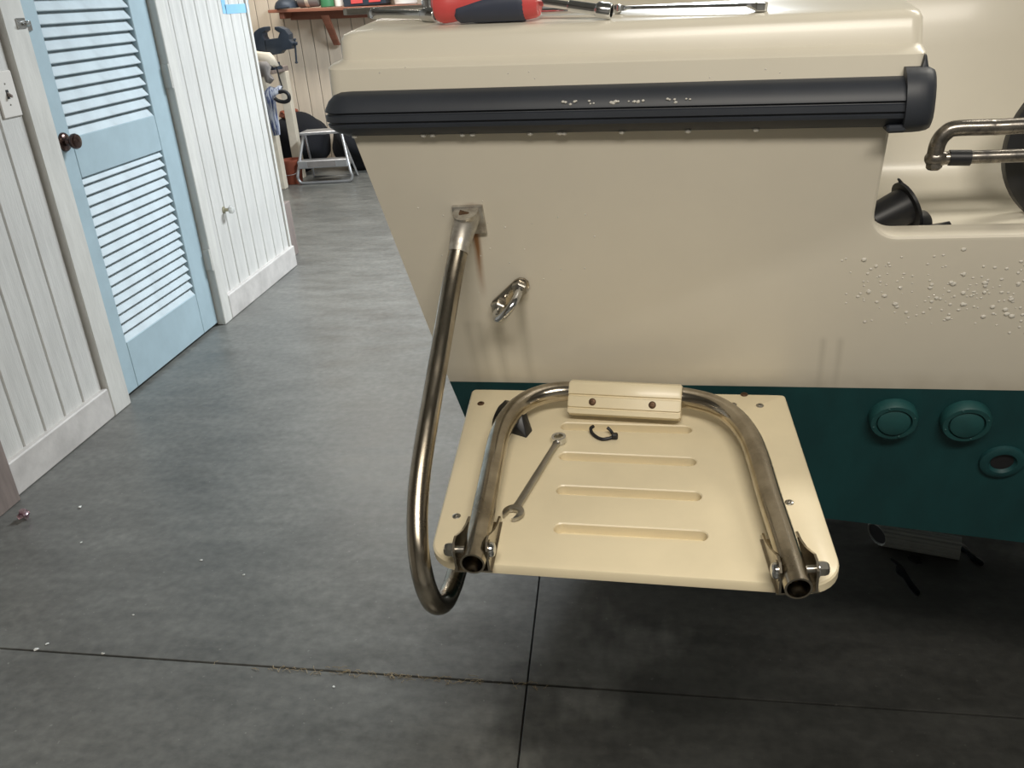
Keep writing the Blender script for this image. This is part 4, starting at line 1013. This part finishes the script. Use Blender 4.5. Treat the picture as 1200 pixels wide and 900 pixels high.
cr_ = [on_y(p, (lp0.y - 0.17)) for p in ((327, 108), (333, 107), (338, 111), (338.5, 117), (333, 119.5), (326, 118), (322, 115))]
b = Vector((cr_[0].x, (lp0.y - 0.17), min(p.z for p in cr_)))
o = tube('hook_strap', smooth_path([p - b for p in cr_], 4), 0.014, M['black'], None, 10); o.location = b; tag(o, 'black curled strap beside the striped towel', 'strap')
cr_ = [on_y(p, (lp0.y - 0.10)) for p in ((324, 78), (327, 90), (331, 103))]
b = Vector((cr_[0].x, (lp0.y - 0.10), min(p.z for p in cr_)))
o = tube('cord', [p - b for p in cr_], 0.006, M['black'], None, 8); o.location = b; tag(o, 'thin dark cord hanging from the bench edge', 'cord')
# shelf with bracket
sa = on_y((315, 13.5), 7.45); sbp = on_y((440, 8.8), 7.45)
sh_ = tag(empty('wall_shelf', (sa.x, 7.45, sa.z)), 'red brown wooden shelf on the far cream wall', 'shelf')
sl_ = (sbp.z - sa.z) / (sbp.x - sa.x); LS = 2.2
sh_.rotation_euler = (0, -math.atan(sl_), 0)
box('board', (0, -0.02, -0.012), (LS, 0.25, 0.012), M['shelf'], sh_, 0.003)
box('cleat', (0.10, 0.20, -0.075), (LS, 0.25, -0.0125), M['shelf'], sh_, 0.003)
box('end_block', (0.075, 0.02, -0.06), (0.115, 0.24, -0.0125), M['shelf'], sh_, 0.004)
k0 = on_y((380, 15), 7.47) - sh_.location; k1 = on_y((396, 50), 7.66) - sh_.location
hull_of('brace', [k0 + Vector((x, y, 0)) for x in (-0.03, 0.03) for y in (-0.01, 0.03)] + [k1 + Vector((x, y, 0)) for x in (-0.025, 0.025) for y in (-0.01, 0.03)], M['shelf'], sh_, 0.003)
def onshelf(px): return Vector((on_y((px, 12), 7.55).x, 7.55, 0))
def shz(x): return sa.z + (x - sa.x) * sl_ + 0.0125
def sbx(name, x0, x1, h, m, lab, cat, lid=None):
    a = onshelf(x0).x; b = onshelf(x1).x; c = (a + b) / 2; e = tag(empty(name, (c, 7.55, shz(c) + 0.004)), lab, cat); hw_ = (b - a) / 2
    return e, hw_
e, h = sbx('cap_hat', 325, 349, 0.1, None, 'dark cap with a round crown at the left end of the shelf', 'cap')
lathe('crown', (0, 0, 0), (0, 0, 1), [(0, 0.10), (0.02, 0.10), (0.05, 0.085), (0.075, 0.05), (0.085, 0.01)], M['vise'], e, 20)
hull_of('brim', [(-0.06, -0.05, 0.0), (0.06, -0.05, 0.0), (0.04, -0.145, 0.004), (-0.04, -0.145, 0.004), (-0.06, -0.05, 0.012), (0.06, -0.05, 0.012), (0.04, -0.145, 0.012), (-0.04, -0.145, 0.012)], M['vise'], e, 0.002)
e, h = sbx('canvas_roll', 352, 376, 0.1, None, 'grey and white rolled canvas on the shelf beside the cap', 'canvas roll')
lathe('roll', (-h, 0, 0.07), (h, 0, 0.07), [(0, 0.06), (0.01, 0.068), (2 * h - 0.01, 0.068), (2 * h, 0.06)], M['grey'], e, 18)
lathe('strap_band', (-0.02, 0, 0.07), (0.02, 0, 0.07), [(0, 0.0695), (0.03, 0.0695)], M['whitecloth'], e, 18)
e, h = sbx('green_bottle', 378, 392, 0.1, None, 'green plastic bottle on the far shelf', 'bottle')
lathe('bottle_body', (0, 0, 0), (0, 0, 1), [(0, 0.05), (0.004, 0.055), (0.14, 0.055), (0.17, 0.03), (0.18, 0.02)], M['green'], e, 18)
lathe('bottle_cap', (0, 0, 0.18), (0, 0, 1), [(0, 0.022), (0.03, 0.022)], M['white'], e, 14)
e, h = sbx('white_jar', 395, 405, 0.1, None, 'white plastic jar on the far shelf between bottle and tool case', 'jar')
lathe('jar_body', (0, 0, 0), (0, 0, 1), [(0, 0.036), (0.004, 0.04), (0.10, 0.04), (0.115, 0.032)], M['white'], e, 18)
lathe('jar_lid', (0, 0, 0.115), (0, 0, 1), [(0, 0.036), (0.025, 0.036)], M['white'], e, 18)
e, h = sbx('tool_case', 407, 456, 0.1, None, 'dark blue case with red panels on the far shelf', 'case')
box('case_body', (-h, -0.08, 0), (h, 0.10, 0.16), M['vise'], e, 0.006)
for x in (-h * 0.35, h * 0.5): box('red_panel', (x - h * 0.28, -0.086, 0.02), (x + h * 0.28, -0.0802, 0.14), M['red'], e, 0.002)
e, h = sbx('white_bucket', 462, 492, 0.1, None, 'white bucket on the far shelf above the ratchet', 'bucket')
lathe('bucket_body', (0, 0, 0), (0, 0, 1), [(0, 0.085), (0.005, 0.09), (0.20, 0.105), (0.21, 0.11), (0.225, 0.11)], M['white'], e, 22)
tube('bucket_handle', smooth_path([(-0.108, -0.01, 0.20), (-0.07, -0.10, 0.12), (0.07, -0.10, 0.12), (0.108, -0.01, 0.20)], 6), 0.003, M['alu'], e, 8)

# step stool
s0 = on_floor((358, 214)); s1 = on_floor((407, 216)); ys = (s0.y + s1.y) / 2
ctr = (s0 + s1) / 2; wd = (s1 - s0).length
stl = tag(empty('step_stool', (ctr.x, ys, 0)), 'folding aluminium step stool standing before the dark bags', 'stool')
hw_ = wd / 2
fr_ = [(-hw_ * 0.70, 0.10, 0.385), (-hw_ * 0.98, 0.0, 0.10), (-hw_ * 1.02, 0, 0.05), (-hw_ * 0.92, 0, 0.016), (-hw_ * 0.6, 0, 0.012), (hw_ * 0.6, 0, 0.012), (hw_ * 0.92, 0, 0.016), (hw_ * 1.02, 0, 0.05), (hw_ * 0.98, 0.0, 0.10), (hw_ * 0.70, 0.10, 0.385)]
tube('front_frame', smooth_path(fr_, 5), 0.012, M['alu'], stl, 12)
bk2 = [(-hw_ * 0.66, 0.10, 0.37), (-hw_ * 0.85, 0.26, 0.012), (hw_ * 0.85, 0.26, 0.012), (hw_ * 0.66, 0.10, 0.37)]
tube('rear_frame', bk2, 0.011, M['alu'], stl, 12)
box('top_step', (-hw_ * 0.74, 0.02, 0.375), (hw_ * 0.74, 0.20, 0.397), M['alu'], stl, 0.005)
box('lower_step', (-hw_ * 0.93, -0.02, 0.125), (hw_ * 0.93, 0.09, 0.185), M['alu'], stl, 0.005)
box('step_label', (-hw_ * 0.55, -0.0212, 0.135), (hw_ * 0.5, -0.0202, 0.178), M['grey'], stl)
# dark bags and bucket
tag(blob('duffel_bag', (-2.82, 7.41, 0), 0.25, 0.21, 0.225, M['blackcloth'], 41, 4, 0.08), 'tall black cloth bag slumped behind the step stool', 'bag')
tag(blob('black_sack', (-2.30, 7.41, 0), 0.26, 0.22, 0.215, M['blackcloth'], 42, 4, 0.08), 'black sack behind the right side of the step stool', 'sack')
q = on_floor((343, 218))
bk_ = tag(empty('orange_bucket', (q.x - 0.03, q.y + 0.12, 0)), 'faded orange bucket on the floor beside the bench leg', 'bucket')
lathe('bucket_body', (0, 0, 0), (0, 0, 1), [(0, 0.066), (0.004, 0.07), (0.17, 0.088), (0.178, 0.092), (0.19, 0.092), (0.19, 0.084), (0.06, 0.072)], M['orange'], bk_, 22)
tube('bail_handle', smooth_path([(-0.09, 0, 0.17), (-0.06, -0.085, 0.09), (0.06, -0.085, 0.09), (0.09, 0, 0.17)], 6), 0.003, M['alu'], bk_, 8)
q = on_y((336, 142), 7.0)
tag(blob('orange_rag', (-2.90, 7.40, 0.44), 0.08, 0.08, 0.04, M['orange'], 51, 2, 0.25), 'crumpled orange rag on top of the tall black bag', 'rag')
